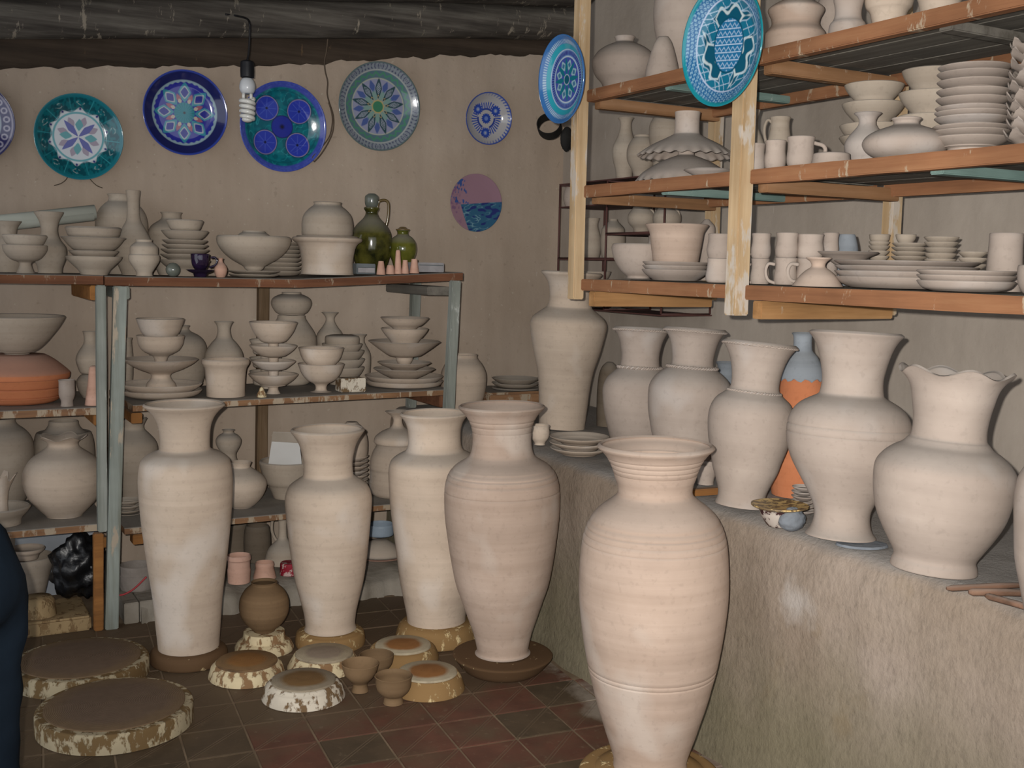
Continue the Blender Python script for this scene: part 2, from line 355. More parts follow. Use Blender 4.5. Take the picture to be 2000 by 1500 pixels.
# ---------------------------------------------------------------- pottery: profiles read off as (height, half width), turned on an axis that stands on its support
class Pot: pass
def zplane(x, y, sup, z0):
    if sup[0] == 'Y': return onY(x, y, sup[1])
    if sup[0] == 'X': return onX(x, y, sup[1])
    return onZ(x, y, z0)
def pot(name, cat, label, cx, prof, sup, mat='clay', t=None, group=None, tx=None, tb=0, on=None, solid=False, wave=None, seg=None, sub=3, parent=None, spin=0, keep=False, gr=None, inv=False):
    hid = prof.startswith('0:') and '*' not in prof.split(' ')[0]
    if prof.startswith('0:') and not solid and wave is None and '*' not in prof.split(' ')[0] and cat != 'vase':
        h_, r_ = prof.split(' ', 1); n_ = h_[2:].rstrip('*'); prof = f'0:{float(n_)*(1 if keep else .45)}{"*" if h_.endswith("*") else ""} {r_}'
    P = [(float(a.split(':')[0]), float(a.split(':')[1].rstrip('*')), a.endswith('*')) for a in prof.split()]
    z0 = sup[2] if sup[0] in 'YX' else sup[1]
    if callable(z0):
        q = zplane(cx, P[0][0], sup, EYE-.1); z0 = z0(q[0]+P[0][1]*((q-CAM)@FW)/FPX)
    if isinstance(sup, tuple) and sup[0] == 'A': ax = np.array(sup[2], float)           # same axis as another piece
    else: ax = zplane(cx, P[0][0], sup, z0); 
    ax = ax.copy()
    z0 += .0015
    d = ax-CAM; w = d@FW; ct = (d@FH)/sqrt(d[0]**2+d[1]**2); k = w*ct/FPX
    if on is not None: z0 = on+.0012
    ax[2] = z0; pts = []; zl = z0-1
    top = P[-1]
    for i, (y, hw, c) in enumerate(P):
        z = onP(cx, y, ax)[2]
        z = z0 if i == 0 else z
        z = max(z, zl+.0008); zl = z
        pts.append((hw*k, z-z0, c))
    rr = rings(pts, sub)
    for gy in ([float(v) for v in gr.split()] if gr else []):
        gz = onP(cx, gy, ax)[2]-z0; dz = 2.2*k; rz = np.interp(gz, [v[1] for v in rr], [v[0] for v in rr])
        hi, lo_ = [np.interp(gz+s_*dz, [v[1] for v in rr], [v[0] for v in rr]) for s_ in (1, -1)]
        rr = sorted([v for v in rr if abs(v[1]-gz) > dz*1.05]+[(lo_, gz-dz), (rz-1.5*k, gz), (hi, gz+dz)], key=lambda v: v[1])
    mx = max(p[1] for p in P)
    seg = seg or int(min(72, max(20, mx*.7)))
    t = t or min(.012, max(.003, pts[-1][0]*.07))
    zfl = None
    if cat in ('bowl', 'dish', 'plate', 'platter', 'saucer') and not solid:
        im = min(range(len(pts)-1), key=lambda i_: pts[i_][0]); zfl = pts[im+1][1]
        if zfl > .75*pts[-1][1] and not hid: zfl = None
    me, inner = lathem(name, rr, mat, t, seg, solid, wave, zfloor=zfl, inv=inv)
    o = obj(name, me, parent, ax); tag(o, label, cat, group)
    r = Pot(); r.o = o; r.ax = ax; r.z0 = z0; r.k = k; r.inner = [(a, b+z0) for a, b in inner]; r.top = z0+rr[-1][1]; r.floor = (r.inner[-1][1] if inner else r.top); r.cx = cx; r.rt = rr[-1][0]; r.rings = rr
    if tx is not None or tb:
        h = rr[-1][1]; vx = proj(ax+np.array([0, 0, h])); dx = ((tx-vx[0])*vx[2]/FPX if tx is not None else 0)
        a = math.atan2(dx, h); rot = Matrix.Rotation(a, 4, Vector(FH)) @ Matrix.Rotation(radians(-tb), 4, Vector(RH))
        o.rotation_euler = rot.to_euler()
        o.location.z += .6*rr[0][0]*abs(sin(rot.to_quaternion().angle))
    elif spin: o.rotation_euler = (0, 0, spin)
    return r
def part(p, name, me, label=None):
    """world-space mesh as a part of pot p"""
    o = obj(name, me, p.o); bpy.context.view_layer.update() if False else None
    mw = Matrix.Translation(p.o.location) @ p.o.rotation_euler.to_matrix().to_4x4(); o.matrix_parent_inverse = Matrix.Identity(4)
    me.transform(mw.inverted()); 
    if label: o['label'] = label
    return o
def rope(p, y, hw, name='rope_collar', n=26, a=2.0, mat='clay_pale'):
    z = onP(p.cx, y, p.ax)[2]-p.z0; R = hw*p.k; a *= p.k; th = np.linspace(0, 2*pi, n*6, endpoint=False)
    for s_ in (0, pi):
        pts = [((R+a*cos(n*t/1.0+s_)*.7)*cos(t), (R+a*cos(n*t+s_)*.7)*sin(t), z+a*sin(n*t+s_)*.9) for t in th]
        obj(name, tubem(name, pts, a*.95, mat, 5, True), p.o)
def handle(p, px, rad, mat, fwd=0, name='handle', flat=1.0, sub=4):
    pts = [onP(float(a.split(',')[0]), float(a.split(',')[1]), p.ax) - FH*fwd for a in px.split()]
    return part(p, name, tubem(name, smoothpts(pts, sub), rad*p.k, mat, 8, flat=flat))
ORD = ['topmost', 'second from top', 'third from top', 'fourth from top', 'fifth from top', 'sixth from top', 'seventh from top', 'eighth from top', 'ninth from top', 'tenth from top', 'eleventh from top', 'twelfth from top', 'thirteenth from top']
def ordn(i, n): return 'lowest' if i == n-1 and n > 1 else ORD[i]
def plates(name, cat, lab, cx, sup, spec, mat='clay', group=None, t=.004, wave=None, tilt=0, jit=0):
    """stack of plates, spec bottom to top: 'rimy:hw:drop:foothw' ; each rests on the one below"""
    S = [tuple(float(v) for v in q.split(':')) for q in spec.split()]; n = len(S); prev = None; res = []
    for i, (ry, hw, drop, fw) in enumerate(S):
        c = cx + (random.uniform(-jit, jit) if jit else 0)
        prof = f'{ry+drop}:{fw} {ry+drop*.82}:{fw*1.04}* {ry+drop*.42}:{fw+(hw-fw)*.66} {ry+drop*.1}:{hw*.985} {ry}:{hw}'
        sp = sup if prev is None else ('A', 0, prev.ax)
        on = None
        if prev is not None:
            on = max(onP(cx, ry+drop, prev.ax)[2], prev.floor+.0008)
        p = pot(name, cat, f'{lab}, {ordn(n-1-i, n)}' if n > 1 else lab, c, prof, sp, mat, t, group or lab, on=on, wave=wave, spin=random.uniform(0, 6))
        if prev is None: p0 = p
        prev = p; res.append(p)
    return res
# ---------------------------------------------------------------- the room
def struct(name, me, loc=None): return tag(obj(name, me, None, loc), kind='structure')
XW, YW, BX, BZ = 3.2, 5.25, 2.18, .77           # right wall, back wall, bench front plane, bench height
floor = struct('floor', boxm('floor', -1.7, XW, -2.2, YW, -.2, -.0035, 'grout', 0))
s = N('floor_tile_dark', .6, .3); M['floor_tile_dark'] = s.m
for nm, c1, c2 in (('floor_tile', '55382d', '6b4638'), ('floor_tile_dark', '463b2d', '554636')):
    s = N(nm, .62, .3); s.m.name = nm
    k = s.ramp(s.noise(9, 4), (.3, c1), (.7, c2))
    g = s.n('NewGeometry'); nz = s.n('TexNoise'); nz.inputs['Scale'].default_value = 3.2; nz.inputs['Detail'].default_value = 7; nz.inputs['Roughness'].default_value = .65
    s.l(g.outputs['Position'], nz.inputs['Vector']); sp = s.n('SeparateXYZ'); s.l(g.outputs['Position'], sp.inputs[0])
    mr = s.n('MapRange'); mr.inputs[1].default_value = 3.25; mr.inputs[2].default_value = 3.75; s.l(sp.outputs[1], mr.inputs[0])
    f = s.math('ADD', nz.outputs['Fac'], s.math('MULTIPLY', mr.outputs[0], .36))
    tx = s.n('SeparateXYZ'); s.l(s.tc.outputs['Object'], tx.inputs[0])
    dg = s.math('ABSOLUTE', s.math('SUBTRACT', s.math('ABSOLUTE', s.math('SUBTRACT', tx.outputs[0], tx.outputs[1])), .007))
    gr = s.ramp(dg, (.0015, 1.0), (.004, 0.0)); k = s.mix(s.math('MULTIPLY', gr, .6), k, '806d58')
    k = s.mix(s.ramp(f, (.46, 0.0), (.66, .9)), k, '5f4f3d')
    mx = s.n('MapRange'); mx.inputs[1].default_value = 1.75; mx.inputs[2].default_value = 2.1; s.l(sp.outputs[0], mx.inputs[0])
    k = s.mix(s.ramp(s.math('MULTIPLY', mx.outputs[0], nz.outputs['Fac']), (.38, 0.0), (.5, .75)), k, '9a8f82')
    k = s.mix(s.ramp(s.noise(34, 5, rough=.7), (.60, 0.0), (.70, .4)), k, '85735e')
    s.col(k); s.bump(gr, .5, .003); s.bump(s.noise(30, 4), .25, .004); M[nm] = s.m
TS = .199
tm = []
for v in range(4):
    a = TS/2-.0035
    tm.append([boxm('tile', -a, a, -a, a, -.012, 0, mt, .0015) for mt in ('floor_tile', 'floor_tile_dark')])
ex, ey = np.array([cos(.1), -sin(.1)]), np.array([sin(.1), cos(.1)]); P0 = np.array([1.2985, 3.171])
for i in range(-8, 6):
    for j in range(-8, 9):
        x, y = P0+ex*(i+.5)*.199+ey*(j+.5)*.199
        if x > BX+.02 or x < -.35 or y < 1.7 or y > 4.72: continue
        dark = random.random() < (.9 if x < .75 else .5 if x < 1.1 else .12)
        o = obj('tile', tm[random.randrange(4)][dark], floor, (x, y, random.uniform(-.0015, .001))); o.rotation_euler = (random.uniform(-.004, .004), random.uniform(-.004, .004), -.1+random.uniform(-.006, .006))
def topw(x): return 2.222+.134*x+.010*sin(x*3.1)+.004*sin(x*23+1)+.004*sin(x*47)
V = []; Fq = []; n = 170
for i in range(n+1):
    x = -1.7+(XW+.1+1.7)*i/n; t = topw(x)+random.uniform(-.005, .005)
    V += [(x, YW, -.1), (x, YW, t*.5), (x, YW, t-.03), (x, YW+.008, t), (x, YW+.2, t), (x, YW+.2, -.1)]
for i in range(n):
    for k in range(5): Fq.append((i*6+k, i*6+6+k, i*6+7+k, i*6+k+1))
struct('wall_back', mesh('wall_back', V, Fq, 'mud_wall', True, 40))
struct('wall_right', boxm('wall_right', XW, XW+.2, -2.2, YW+.2, -.1, 3.0, 'mud_wall_grey', 0))
0 and struct('wall_left', boxm('wall_left', -1.9, -1.7, -2.2, YW+.2, -.1, 3.0, 'mud_wall', 0))
struct('ceiling', boxm('ceiling', -1.9, XW+.2, -2.2, YW+.7, 2.96, 3.06, 'wood_log', 0))
struct('wall_upper', boxm('wall_upper', -1.9, XW+.2, YW+.42, YW+.5, 2.0, 3.0, 'mud_wall', 0))
def logm(name, Y, zb, r, mat, x0=-1.6, x1=XW-.02, n=60, seg=20, sl=.1132):
    V = []; Fq = []
    for i in range(n+1):
        x = x0+(x1-x0)*i/n
        for k in range(seg):
            t = 2*pi*k/seg; rr = r*(1+.05*sin(3*t+x*1.3)+.03*sin(x*5+t)+random.uniform(-.012, .012)+.045*(k % 5 == 2))
            V.append((x, Y+cos(t)*rr, zb+sl*x+r+sin(t)*rr))
    for i in range(n):
        for k in range(seg): Fq.append((i*seg+k, i*seg+(k+1) % seg, i*seg+seg+(k+1) % seg, i*seg+seg+k))
    Fq += [tuple(range(seg)), tuple(reversed(range(n*seg, n*seg+seg)))]
    return mesh(name, V, Fq, mat, True)
struct('trim_1', barm('trim_1', (-1.65, YW+.14, 2.33-.134*1.65), (XW-.01, YW+.14, 2.33+.134*XW), .2, .3, 'wood_beam', .01, nseg=14, wob=.04))
struct('trim_2', logm('trim_2', YW-.06, 2.358, .088, 'wood_log'))
struct('trim_3', logm('trim_3', YW-.22, 2.50, .12, 'wood_log'))
struct('trim_4', logm('trim_4', YW-.05, 2.70, .16, 'wood_log'))
# mud bench
V = []; Fq = []; ny = 150; prof = [(0, -.02), (.0, .15), (.002, .4), (.0, .62), (.004, .70), (.016, .745), (.05, BZ-.004), (.12, BZ), (.35, BZ), (.7, BZ), (1.01, BZ)]
for i in range(ny+1):
    y = .9+(YW-.012-.9)*i/ny
    for q, (dx, z) in enumerate(prof):
        jx = .006*sin(y*9+z*7)+.004*sin(y*31+z*19)+random.uniform(-.002, .002)
        foot = .035*max(0, (.3-z)/.3)**2
        V.append((BX+dx+(jx if q < 8 else 0)-foot, y, z-(abs(.003*sin(y*17+q))+random.uniform(0, .002) if 5 < q < 8 else 0)))
m = len(prof)
for i in range(ny):
    for q in range(m-1): Fq.append((i*m+q, i*m+q+1, i*m+m+q+1, i*m+m+q))
Fq += [tuple(reversed(range(m))), tuple(range(ny*m, ny*m+m))]
bench = tag(obj('mud_bench', mesh('mud_bench', V, Fq, 'mud_bench', True, 60)), 'long waist-high mud-plastered bench along the right wall', 'bench')
# kerb under the left shelves
V = []; Fq = []; n = 70
for i in range(n+1):
    x = .82+(2.13-.82)*i/n; j = 4.585-.07*(x-.8)+.012*sin(x*31)+.008*sin(x*67); h = .075+.008*sin(x*23)
    V += [(x, j, -.005), (x, j+.006, h*.7), (x, j+.03, h), (x, 4.9, h+.01), (x, YW-.01, h+.01), (x, YW-.01, -.005)]
for i in range(n):
    for k in range(5): Fq.append((i*6+k, i*6+6+k, i*6+7+k, i*6+k+1))
Fq += [tuple(range(6)), tuple(reversed(range(n*6, n*6+6)))]
struct('trim_5', mesh('trim_5', V, Fq, 'kerb', True, 50)); KZ = .085
# ---------------------------------------------------------------- left shelving (two units side by side)
SF, SB = 4.60, 5.15
def zt(x): return 1.425 + max(0, x-1.5)*.055
def zm(x): return .907 + max(0, x-.8)*.012
def zl(x): return .432 if x < .72 else .404
ua = empty('shelf_unit', (1.5, SF, 0), 'dusty open wooden shelf unit with whitewashed right post behind the tall vases', 'shelf')
ub = empty('shelf_unit', (.2, SF, 0), 'dusty wooden shelf unit at the far left cut by the photo edge', 'shelf')
def boardm(x0, x1, zf, th, mat, y0=SF, y1=SB+.03, n=12, sag=0):
    V = []; Fq = []
    for i in range(n+1):
        x = x0+(x1-x0)*i/n; z = zf(x)-sag*4*(i/n)*(1-i/n); e = random.uniform(-.003, .003)
        V += [(x, y0+e, z-th), (x, y0+e, z-.003), (x, y0+.004+e, z), (x, y1, z), (x, y1, z-th)]
    for i in range(n):
        for k in range(5): Fq.append((i*5+k, i*5+5+k, i*5+5+(k+1) % 5, i*5+(k+1) % 5))
    Fq += [tuple(range(5)), tuple(reversed(range(n*5, n*5+5)))]
    return mesh('board', V, Fq, mat, True, 30)
def L(me, root, name): me.transform(Matrix.Translation(-Vector(root.location))); return obj(name, me, root)
L(boardm(.70, 2.275, zt, .037, 'wood_top'), ua, 'board'); L(boardm(.80, 2.225, zm, .026, 'wood_shelf'), ua, 'board'); L(boardm(.76, 2.155, zl, .026, 'wood_shelf'), ua, 'board')
zub = lambda x: 1.428; zmb = lambda x: .905
L(boardm(-.9, .695, zub, .036, 'wood_top'), ub, 'board'); L(boardm(-.9, .70, zmb, .03, 'wood_shelf'), ub, 'board'); L(boardm(-.9, .70, zl, .028, 'wood_shelf'), ub, 'board')
def post(root, p0, p1, w, d, mat, name='post'): return L(barm(name, p0, p1, w, d, mat, .004, (0, 1, 0), 6, .04), root, name)
a0, a1 = onY(217, 1222, SF-.025), onY(234, 558, SF-.025)
post(ua, (a0[0], SF-.025, 0), (a1[0], SF-.025, zt(.7)-.038), .050, .045, 'wood_paint')
b1, b0 = onY(889, 552, SF-.022), onY(876, 800, SF-.022); dx = (b1[0]-b0[0])/(b1[2]-b0[2])
post(ua, (b1[0]-dx*(b1[2]-BZ), SF-.022, BZ+.001), (b1[0], SF-.022, zt(2.26)-.038), .044, .042, 'wood_blue')
post(ua, (2.255, SB-.02, BZ+.001), (2.275, SB-.02, zt(2.26)-.038), .045, .045, 'wood_blue')
post(ua, (1.495, SB+.055, KZ+.012), (1.512, SB+.055, zt(1.5)-.038), .05, .05, 'wood_old')
c0, c1 = onY(196, 1232, SF-.02), onY(203, 575, SF-.02)
post(ub, (c1[0]-.022, SF-.02, .405), (c1[0]-.012, SF-.02, 1.39), .036, .04, 'wood_blue')
post(ub, (c0[0]-.008, SF-.02, 0), (c0[0]-.002, SF-.02, .40), .036, .04, 'wood_block')
post(ub, (-.8, SF-.02, 0), (-.8, SF-.02, 1.39), .05, .045, 'wood_paint'); post(ub, (-.8, SB, 0), (-.8, SB, 1.39), .05, .045, 'wood_paint')
for z in (.878, .376):                                  # cross rails under the boards, end grain showing beside the front post
    for x, r in ((.672, ub), (.815, ua)): L(boxm('bracket', x-.022, x+.022, SF+.0, SB if z > .5 else SF+.07, z-.045-(.001 if z > .5 else 0), z-.003, 'wood_block', .003), r, 'bracket')
L(boxm('bracket', .645, .70, SF+.0, SB, 1.33, 1.388, 'wood_block', .004), ub, 'bracket'); L(boxm('bracket', .76, .795, SF+.0, SB, 1.335, 1.386, 'wood_paint', .004), ua, 'bracket')
L(boxm('bracket', 2.10, 2.22, SF+.004, SB-.045, 1.36, 1.40, 'wood_plank', .004), ua, 'bracket'); L(boxm('bracket', 2.17, 2.215, SF+.004, SB-.05, .84, .895, 'wood_top', .004), ua, 'bracket')
L(boxm('bracket', 2.09, 2.13, SF+.004, SB-.05, .33, .376, 'wood_top', .004), ua, 'bracket')
# ---------------------------------------------------------------- hanging rack on the right
XF, XB, Y1, Y2, Y3 = 2.18, 2.78, 3.44, 2.54, 1.25
rk = empty('hanging_rack', (XF, Y2, 1.38), 'large raw timber rack hung from the ceiling over the mud bench', 'rack')
RZ = {'b': 1.46, 'm': 1.797, 't': 2.137}
def rpost(px, yb, X, Y, zb, w=.046, mat='wood_raw'):
    return L(barm('post', (X, Y, zb), (X, Y+.01, 2.95), w, w, mat, .004, (0, 1, 0), 8, .03), rk, 'post')
rpost(0, 0, 2.172, Y1+.012, 1.385); rpost(0, 0, 2.172, Y2+.012, 1.37, .052); rpost(0, 0, 2.172, Y3, 1.37)
rpost(0, 0, XB+.01, Y1, 1.385); rpost(0, 0, XB+.01, Y2, 1.37); rpost(0, 0, XB+.01, Y3, 1.37)
for key, zz in RZ.items():
    for (ya, yb) in ((Y1-.012, Y2+.04), (Y2-.012, Y3+.03)):
        drop = {'b': .0, 'm': .0, 't': .0}[key] if ya < 3 else 0
        z = zz-drop
        L(barm('front_rail', (XF+.018, yb, z-.021), (XF+.018, ya, z-.021), .036, .042, 'wood_front', .003, (0, 0, 1), 8, .05), rk, 'front_rail')
        L(barm('back_rail', (XB-.035, yb, z-.03), (XB-.035, ya, z-.03), .03, .045, 'wood_front', .003, (0, 0, 1), 2), rk, 'back_rail')
        nb = 4; wd = (XB-.055-(XF+.04))/nb
        for q in range(nb):
            x = XF+.04+wd*(q+.5)
            L(barm('plank', (x, yb-.02, z-.008), (x, ya+.01, z-.008), wd-random.uniform(.003, .008), .016, 'wood_plank', .002, (0, 0, 1), 3, .01), rk, 'plank')
        for f in ((.0, .5) if key != 'b' else (0.0,)):
            y = ya-.012-(ya-yb)*f; mt = ('wood_cross' if key == 'b' else 'wood_cross_dark') if f == 0 else ('wood_teal' if key != 't' or ya > 3 else 'wood_plank')
            hb = (.055 if key == 'b' else .04) if f == 0 else .025
            L(barm('cross_beam', (XF+.04, y, z-.025-hb/2-(.02 if f == 0 and key == 'b' else 0)), (XB-.01, y, z-.025-hb/2-(.02 if f == 0 and key == 'b' else 0)), .04, hb, mt, .003, (0, 0, 1), 3, .04), rk, 'cross_beam')
# ---------------------------------------------------------------- things on the top of the left shelves
def F(y, z): return ('Y', y, z)
T = lambda y: F(y, zt); TB = lambda y: F(y, 1.428)
p = pot('footed_bowl', 'bowl', 'footed clay bowl holding another bowl, leftmost on the top left shelf', 50, '534:19* 531:17 518:12 512:14 507:28 498:38 488:44 479:45', TB(4.73), 'clay_dust')
pot('bowl', 'bowl', 'clay bowl set inside the footed bowl at the far left top shelf', 47, '0:16 480:34 470:41 462:45* 459:44', ('A', 0, p.ax), 'clay_dust', on=p.floor)
pot('flared_vase', 'vase', 'short flared clay vase half hidden behind the two stacked bowls, far left', 18, '534:24 515:29 495:31 475:26 462:18 452:17 443:20 436:25 432:28', TB(4.98), 'clay_dust')
pot('flared_vase', 'vase', 'tall clay vase with trumpet mouth standing before the white roll', 98, '531:24 522:25 505:32 493:34 481:32 468:22 455:17 443:17 430:21 420:27 414:30', TB(4.90), 'clay_dust')
p = pot('plate', 'plate', 'deep clay plate, lowest of the four dishes left of the tall bottle', 184, '531:26 527:32* 518:42 508:53 501:57', T(4.78), 'clay_dust', t=.005)
p2 = pot('plate', 'plate', 'shallow clay plate, second from below of the four dishes left of the tall bottle', 183, '0:20 500:40 494:47 490:50', ('A', 0, p.ax), 'clay_dust', on=p.floor)
p3 = pot('bowl', 'bowl', 'wide clay bowl, third from below of the four dishes left of the tall bottle', 181, '0:20 489:38 478:52 468:60* 464:65', ('A', 0, p2.ax), 'clay_dust', on=p2.floor)
pot('bowl', 'bowl', 'clay bowl with banded rim, topmost of the four dishes left of the tall bottle', 181, '0:22 466:44 458:52 454:53 447:56* 444:54', ('A', 0, p3.ax), 'clay_dust', on=p3.floor)
a, b = onY(-60, 441, 5.06), onY(186, 414, 5.06)
rl = tag(obj('paper_roll', tubem('paper_roll', [a, (a+b)/2, b], .031, 'paper', 20)), 'long white rolled sheet leaning across the pots at the far left', 'roll')
tag(obj('roll_flap', tubem('roll_flap', [a+(0, -.012, -.016), b+(-.01, -.012, -.017)], .022, 'paper', 14), rl))
pot('round_jar', 'jar', 'big round clay jar behind the tall bottle on the top left shelf', 239, '531:28 510:38 480:48 450:52 425:50 408:42 398:32 393:26 386:25 380:28*', T(5.125), 'clay_dust')
pot('tall_bottle', 'bottle', 'tall long-necked clay bottle standing before the big round jar', 262, '531:24 515:33 500:38 484:38 466:33 448:24 436:17 428:14 416:12.5 404:12 390:12.5 378:14 372:14.5', T(4.95), 'clay_dust')
pot('gourd_jar', 'jar', 'small double-bellied clay jar in front of the tall bottle', 282, '536:17* 532:16 520:24 510:30 502:31 498:30* 496:28 489:28 482:27 476:21 472:16 468:17', T(4.69), 'clay_dust')
pot('round_jar', 'jar', 'round clay jar with short neck behind the stack right of the tall bottle', 336, '531:26 510:38 480:46 458:47 442:40 432:26 427:20 420:19 415:22', T(5.12), 'clay_dust')
q = plates('plate', 'plate', 'shallow clay plate behind the small dark cup', 362, T(4.86), '508:50:22:30 497:49:14:28 487:48:14:28 478:46:13:28 469:45:13:28', 'clay_dust')
p = pot('bowl', 'bowl', 'clay bowl, lower of the two on the plate pile behind the dark cup', 360, '0:20 467:32 458:42 451:47', ('A', 0, q[-1].ax), 'clay_dust', on=q[-1].floor)
pot('bowl', 'bowl', 'small clay bowl crowning the plate pile behind the dark cup', 361, '0:14 449:28 440:33 432:37* 430:36', ('A', 0, p.ax), 'clay_dust', on=p.floor)
pb = onY(338, 523, 4.65)
tag(obj('glass_ball', lathem('glass_ball', rings([(.001, 0, 0), (.015, .004, 0), (.026, .016, 0), (.0295, .0295, 0), (.026, .043, 0), (.015, .055, 0), (.001, .059, 0)], 4), 'smoky_glass', .003, 28, True)[0], None, (pb[0], pb[1], 1.425)), 'small dusty grey glass ball on the top shelf edge', 'ball')
p = pot('saucer', 'saucer', 'dark glossy saucer under the small dark cup', 391, '537:12 534:14* 531:22 527:29', T(4.67), 'glaze_dark')
p = pot('cup', 'cup', 'small dark purple glazed cup with handle on its saucer', 395, '0:9 526:11 518:16 508:18 500:18.5 496:19', ('A', 0, p.ax), 'glaze_dark', on=p.floor)
handle(p, '412,503 420,503 424,510 420,518 409,522', 2.2, 'glaze_dark')
pot('bud_vase', 'vase', 'tiny pink bisque bottle right of the dark cup', 431, '541:8 536:11 526:13 518:10 512:5 507:4 504:6', T(4.655), 'bisque')
q = plates('plate', 'plate', 'flat clay plate under the large deep bowl on the top shelf', 496, T(4.79), '536:50:8:30 529:52:8:30', 'clay_dust')
p = pot('large_bowl', 'bowl', 'large deep clay bowl standing on two plates, middle of the top shelf', 490, '0:20 524:19* 519:23 506:46 492:62 478:71 470:73 467:73* 462:72', ('A', 0, q[-1].ax), 'clay_dust', on=q[-1].floor)
pot('small_bowl', 'bowl', 'small clay bowl upside down inside the large deep bowl', 492, '480:24 470:34* 465:34 458:30 454:23* 451:22', ('A', 0, p.ax), 'clay_dust', on=p.floor+.02, solid=True)
plates('plate', 'plate', 'thin clay plate between the large bowl and the flanged pot', 543, T(5.03), '529:49:13:30 521:49:13:30 513:49:13:30 504:49:13:30 496:49:13:30 488:49:13:30 480:49:13:30 473:49:13:30', 'clay_dust')
p = pot('flanged_pot', 'pot', 'wide flanged clay planter carrying an upturned jar, top left shelf', 639, '541:57* 535:52 517:50 500:52 485:55 476:60 472:66 468:69* 465:68', T(4.79), 'clay')
p2 = pot('plate', 'plate', 'clay dish lying between the flanged planter and the jar above', 638, '0:30 467:48 464:58 462:61', ('A', 0, p.ax), 'clay', on=p.floor+.01)
pot('round_jar', 'jar', 'squat rounded clay jar sitting on top of the flanged planter', 631, '0:40 462:47 448:50 435:50 420:46 408:36 402:28 398:26 395:28', ('A', 0, p2.ax), 'clay_dust', on=p2.floor)
p = pot('glazed_jug', 'jug', 'green-brown glazed jug with a loop handle and ball stopper', 725, '531:22 520:30 505:35 490:39 470:40 455:38 440:30 428:18 420:13 414:12 409:15 405:15', T(5.0), 'glaze_green')
handle(p, '736,412 739,396 743,392 752,391 758,396 759,410 757,430 753,443', 2.8, 'glaze_brown')
pot('stopper', 'stopper', 'x', 720, '0:8 405:10 400:13 391:14 383:13 378:7', ('A', 0, p.ax), 'smoky_glass', on=p.top-.004, solid=True, parent=None)
SP = [o for o in COL.objects if o.name == 'stopper'][0]; SP.parent = p.o; SP.location = Vector(SP.location)-p.o.location
for k_ in ('category', 'group'): SP.pop(k_, None)
SP['label'] = 'dusty glass ball stopper'
p = pot('lidded_jar', 'jar', 'small round lime-green glazed jar with a dark lid', 786, '531:16 524:17 510:21 498:26 486:28 474:26 464:19 459:12 454:11 450:13', T(5.0), 'glaze_lime')
part(p, 'lid', lathem('lid', rings([(14*p.k, p.top+.001, 1), (14.2*p.k, p.top+.005, 1), (10*p.k, p.top+.008, 0), (6*p.k, p.top+.016, 0), (2*p.k, p.top+.018, 0)], 2), 'glaze_brown', .003, 20, True)[0]).location = p.o.location if False else (0, 0, 0)
for o in COL.objects:
    if o.name == 'lid' and o.parent == p.o: o.data.transform(Matrix.Translation((p.o.location.x, p.o.location.y, 0)) if False else Matrix.Identity(4)); o.data.transform(Matrix.Translation(Vector((p.o.location.x, p.o.location.y, 0))))
for c, pr, lb in ((744, '536:9 527:8 515:6 510:5', 'leftmost of the five small pink firing cones'), (762, '536:8.5 528:8 521:7 518:6', 'shortest pink firing cone, second from the left'), (777, '536:7.5 520:6.5 500:5 491:4.5 488:3', 'tallest thin pink firing cone of the five'), (791, '535:8 524:6.5 512:5 508:5', 'pink firing cone just right of the tallest one'), (809, '534:10 526:8.5 512:6.5 506:6', 'rightmost widest pink firing cone beside the book')):
    pot('firing_cone', 'cone', lb, c, pr, T(4.66), 'bisque', group='pink firing cones on the top shelf', solid=True)
def boxpx(name, lab, cat, x0, x1, y0, Y0, Y1, z0, mat, cover=None, rz=0, z1=None):
    a, b = onY(x0, 500, Y0)[0], onY(x1, 500, Y0)[0]; z1 = z1 if z1 is not None else onY((x0+x1)/2, y0, Y0)[2]
    o = tag(obj(name, boxm(name, -(b-a)/2, (b-a)/2, 0, Y1-Y0, 0, z1-z0, mat, .003), None, ((a+b)/2, Y0, z0)), lab, cat); o.rotation_euler = (0, 0, rz); return o
bz = zt(2.2)
o = boxpx('book', 'grey-white book with page edges showing, right end of the top shelf', 'book', 817, 868, 513, 4.68, 4.84, bz+.001, 'book_edge')
o2 = obj('cover', boxm('cover', -.061, .061, -.002, .163, .030, .034, 'book_cover', .001), o)
o = boxpx('book', 'flat dark grey book lying behind the pink firing cones', 'book', 697, 734, 515, 4.70, 4.84, zt(1.93)+.001, 'book_cover')
obj('page_block', boxm('page_block', -.04, .042, -.001, .17, .006, .03, 'book_edge', .001), o)
# ---------------------------------------------------------------- middle shelf, right unit
m = lambda y: F(y, zm)
q = plates('plate', 'plate', 'wide round clay platter under the footed dish by the grey post', 315, m(4.82), '760:82:22:58 748:82:20:58', 'clay', t=.006)
p = pot('footed_dish', 'dish', 'wide footed clay dish carrying two bowls beside the grey post', 309, '0:32* 748:28 740:21 733:19 728:24 720:45 710:64 701:75', ('A', 0, q[-1].ax), 'clay', on=q[-1].floor)
p = pot('bowl', 'bowl', 'footed clay bowl, lower of the two on the wide footed dish', 303, '0:16 698:14 692:22 684:36 672:44 662:46 655:48', ('A', 0, p.ax), 'clay', on=p.floor)
pot('bowl', 'bowl', 'clay bowl with flaring sides, uppermost on the wide footed dish', 303, '0:18 658:31 648:38 636:43 622:48', ('A', 0, p.ax), 'clay', on=p.floor)
pot('round_jar', 'jar', 'round clay jar behind the two bowls on the footed dish', 350, '771:34 750:46 720:54 690:57 668:52 655:40 648:26 642:20 636:23', m(5.12), 'clay_dust')
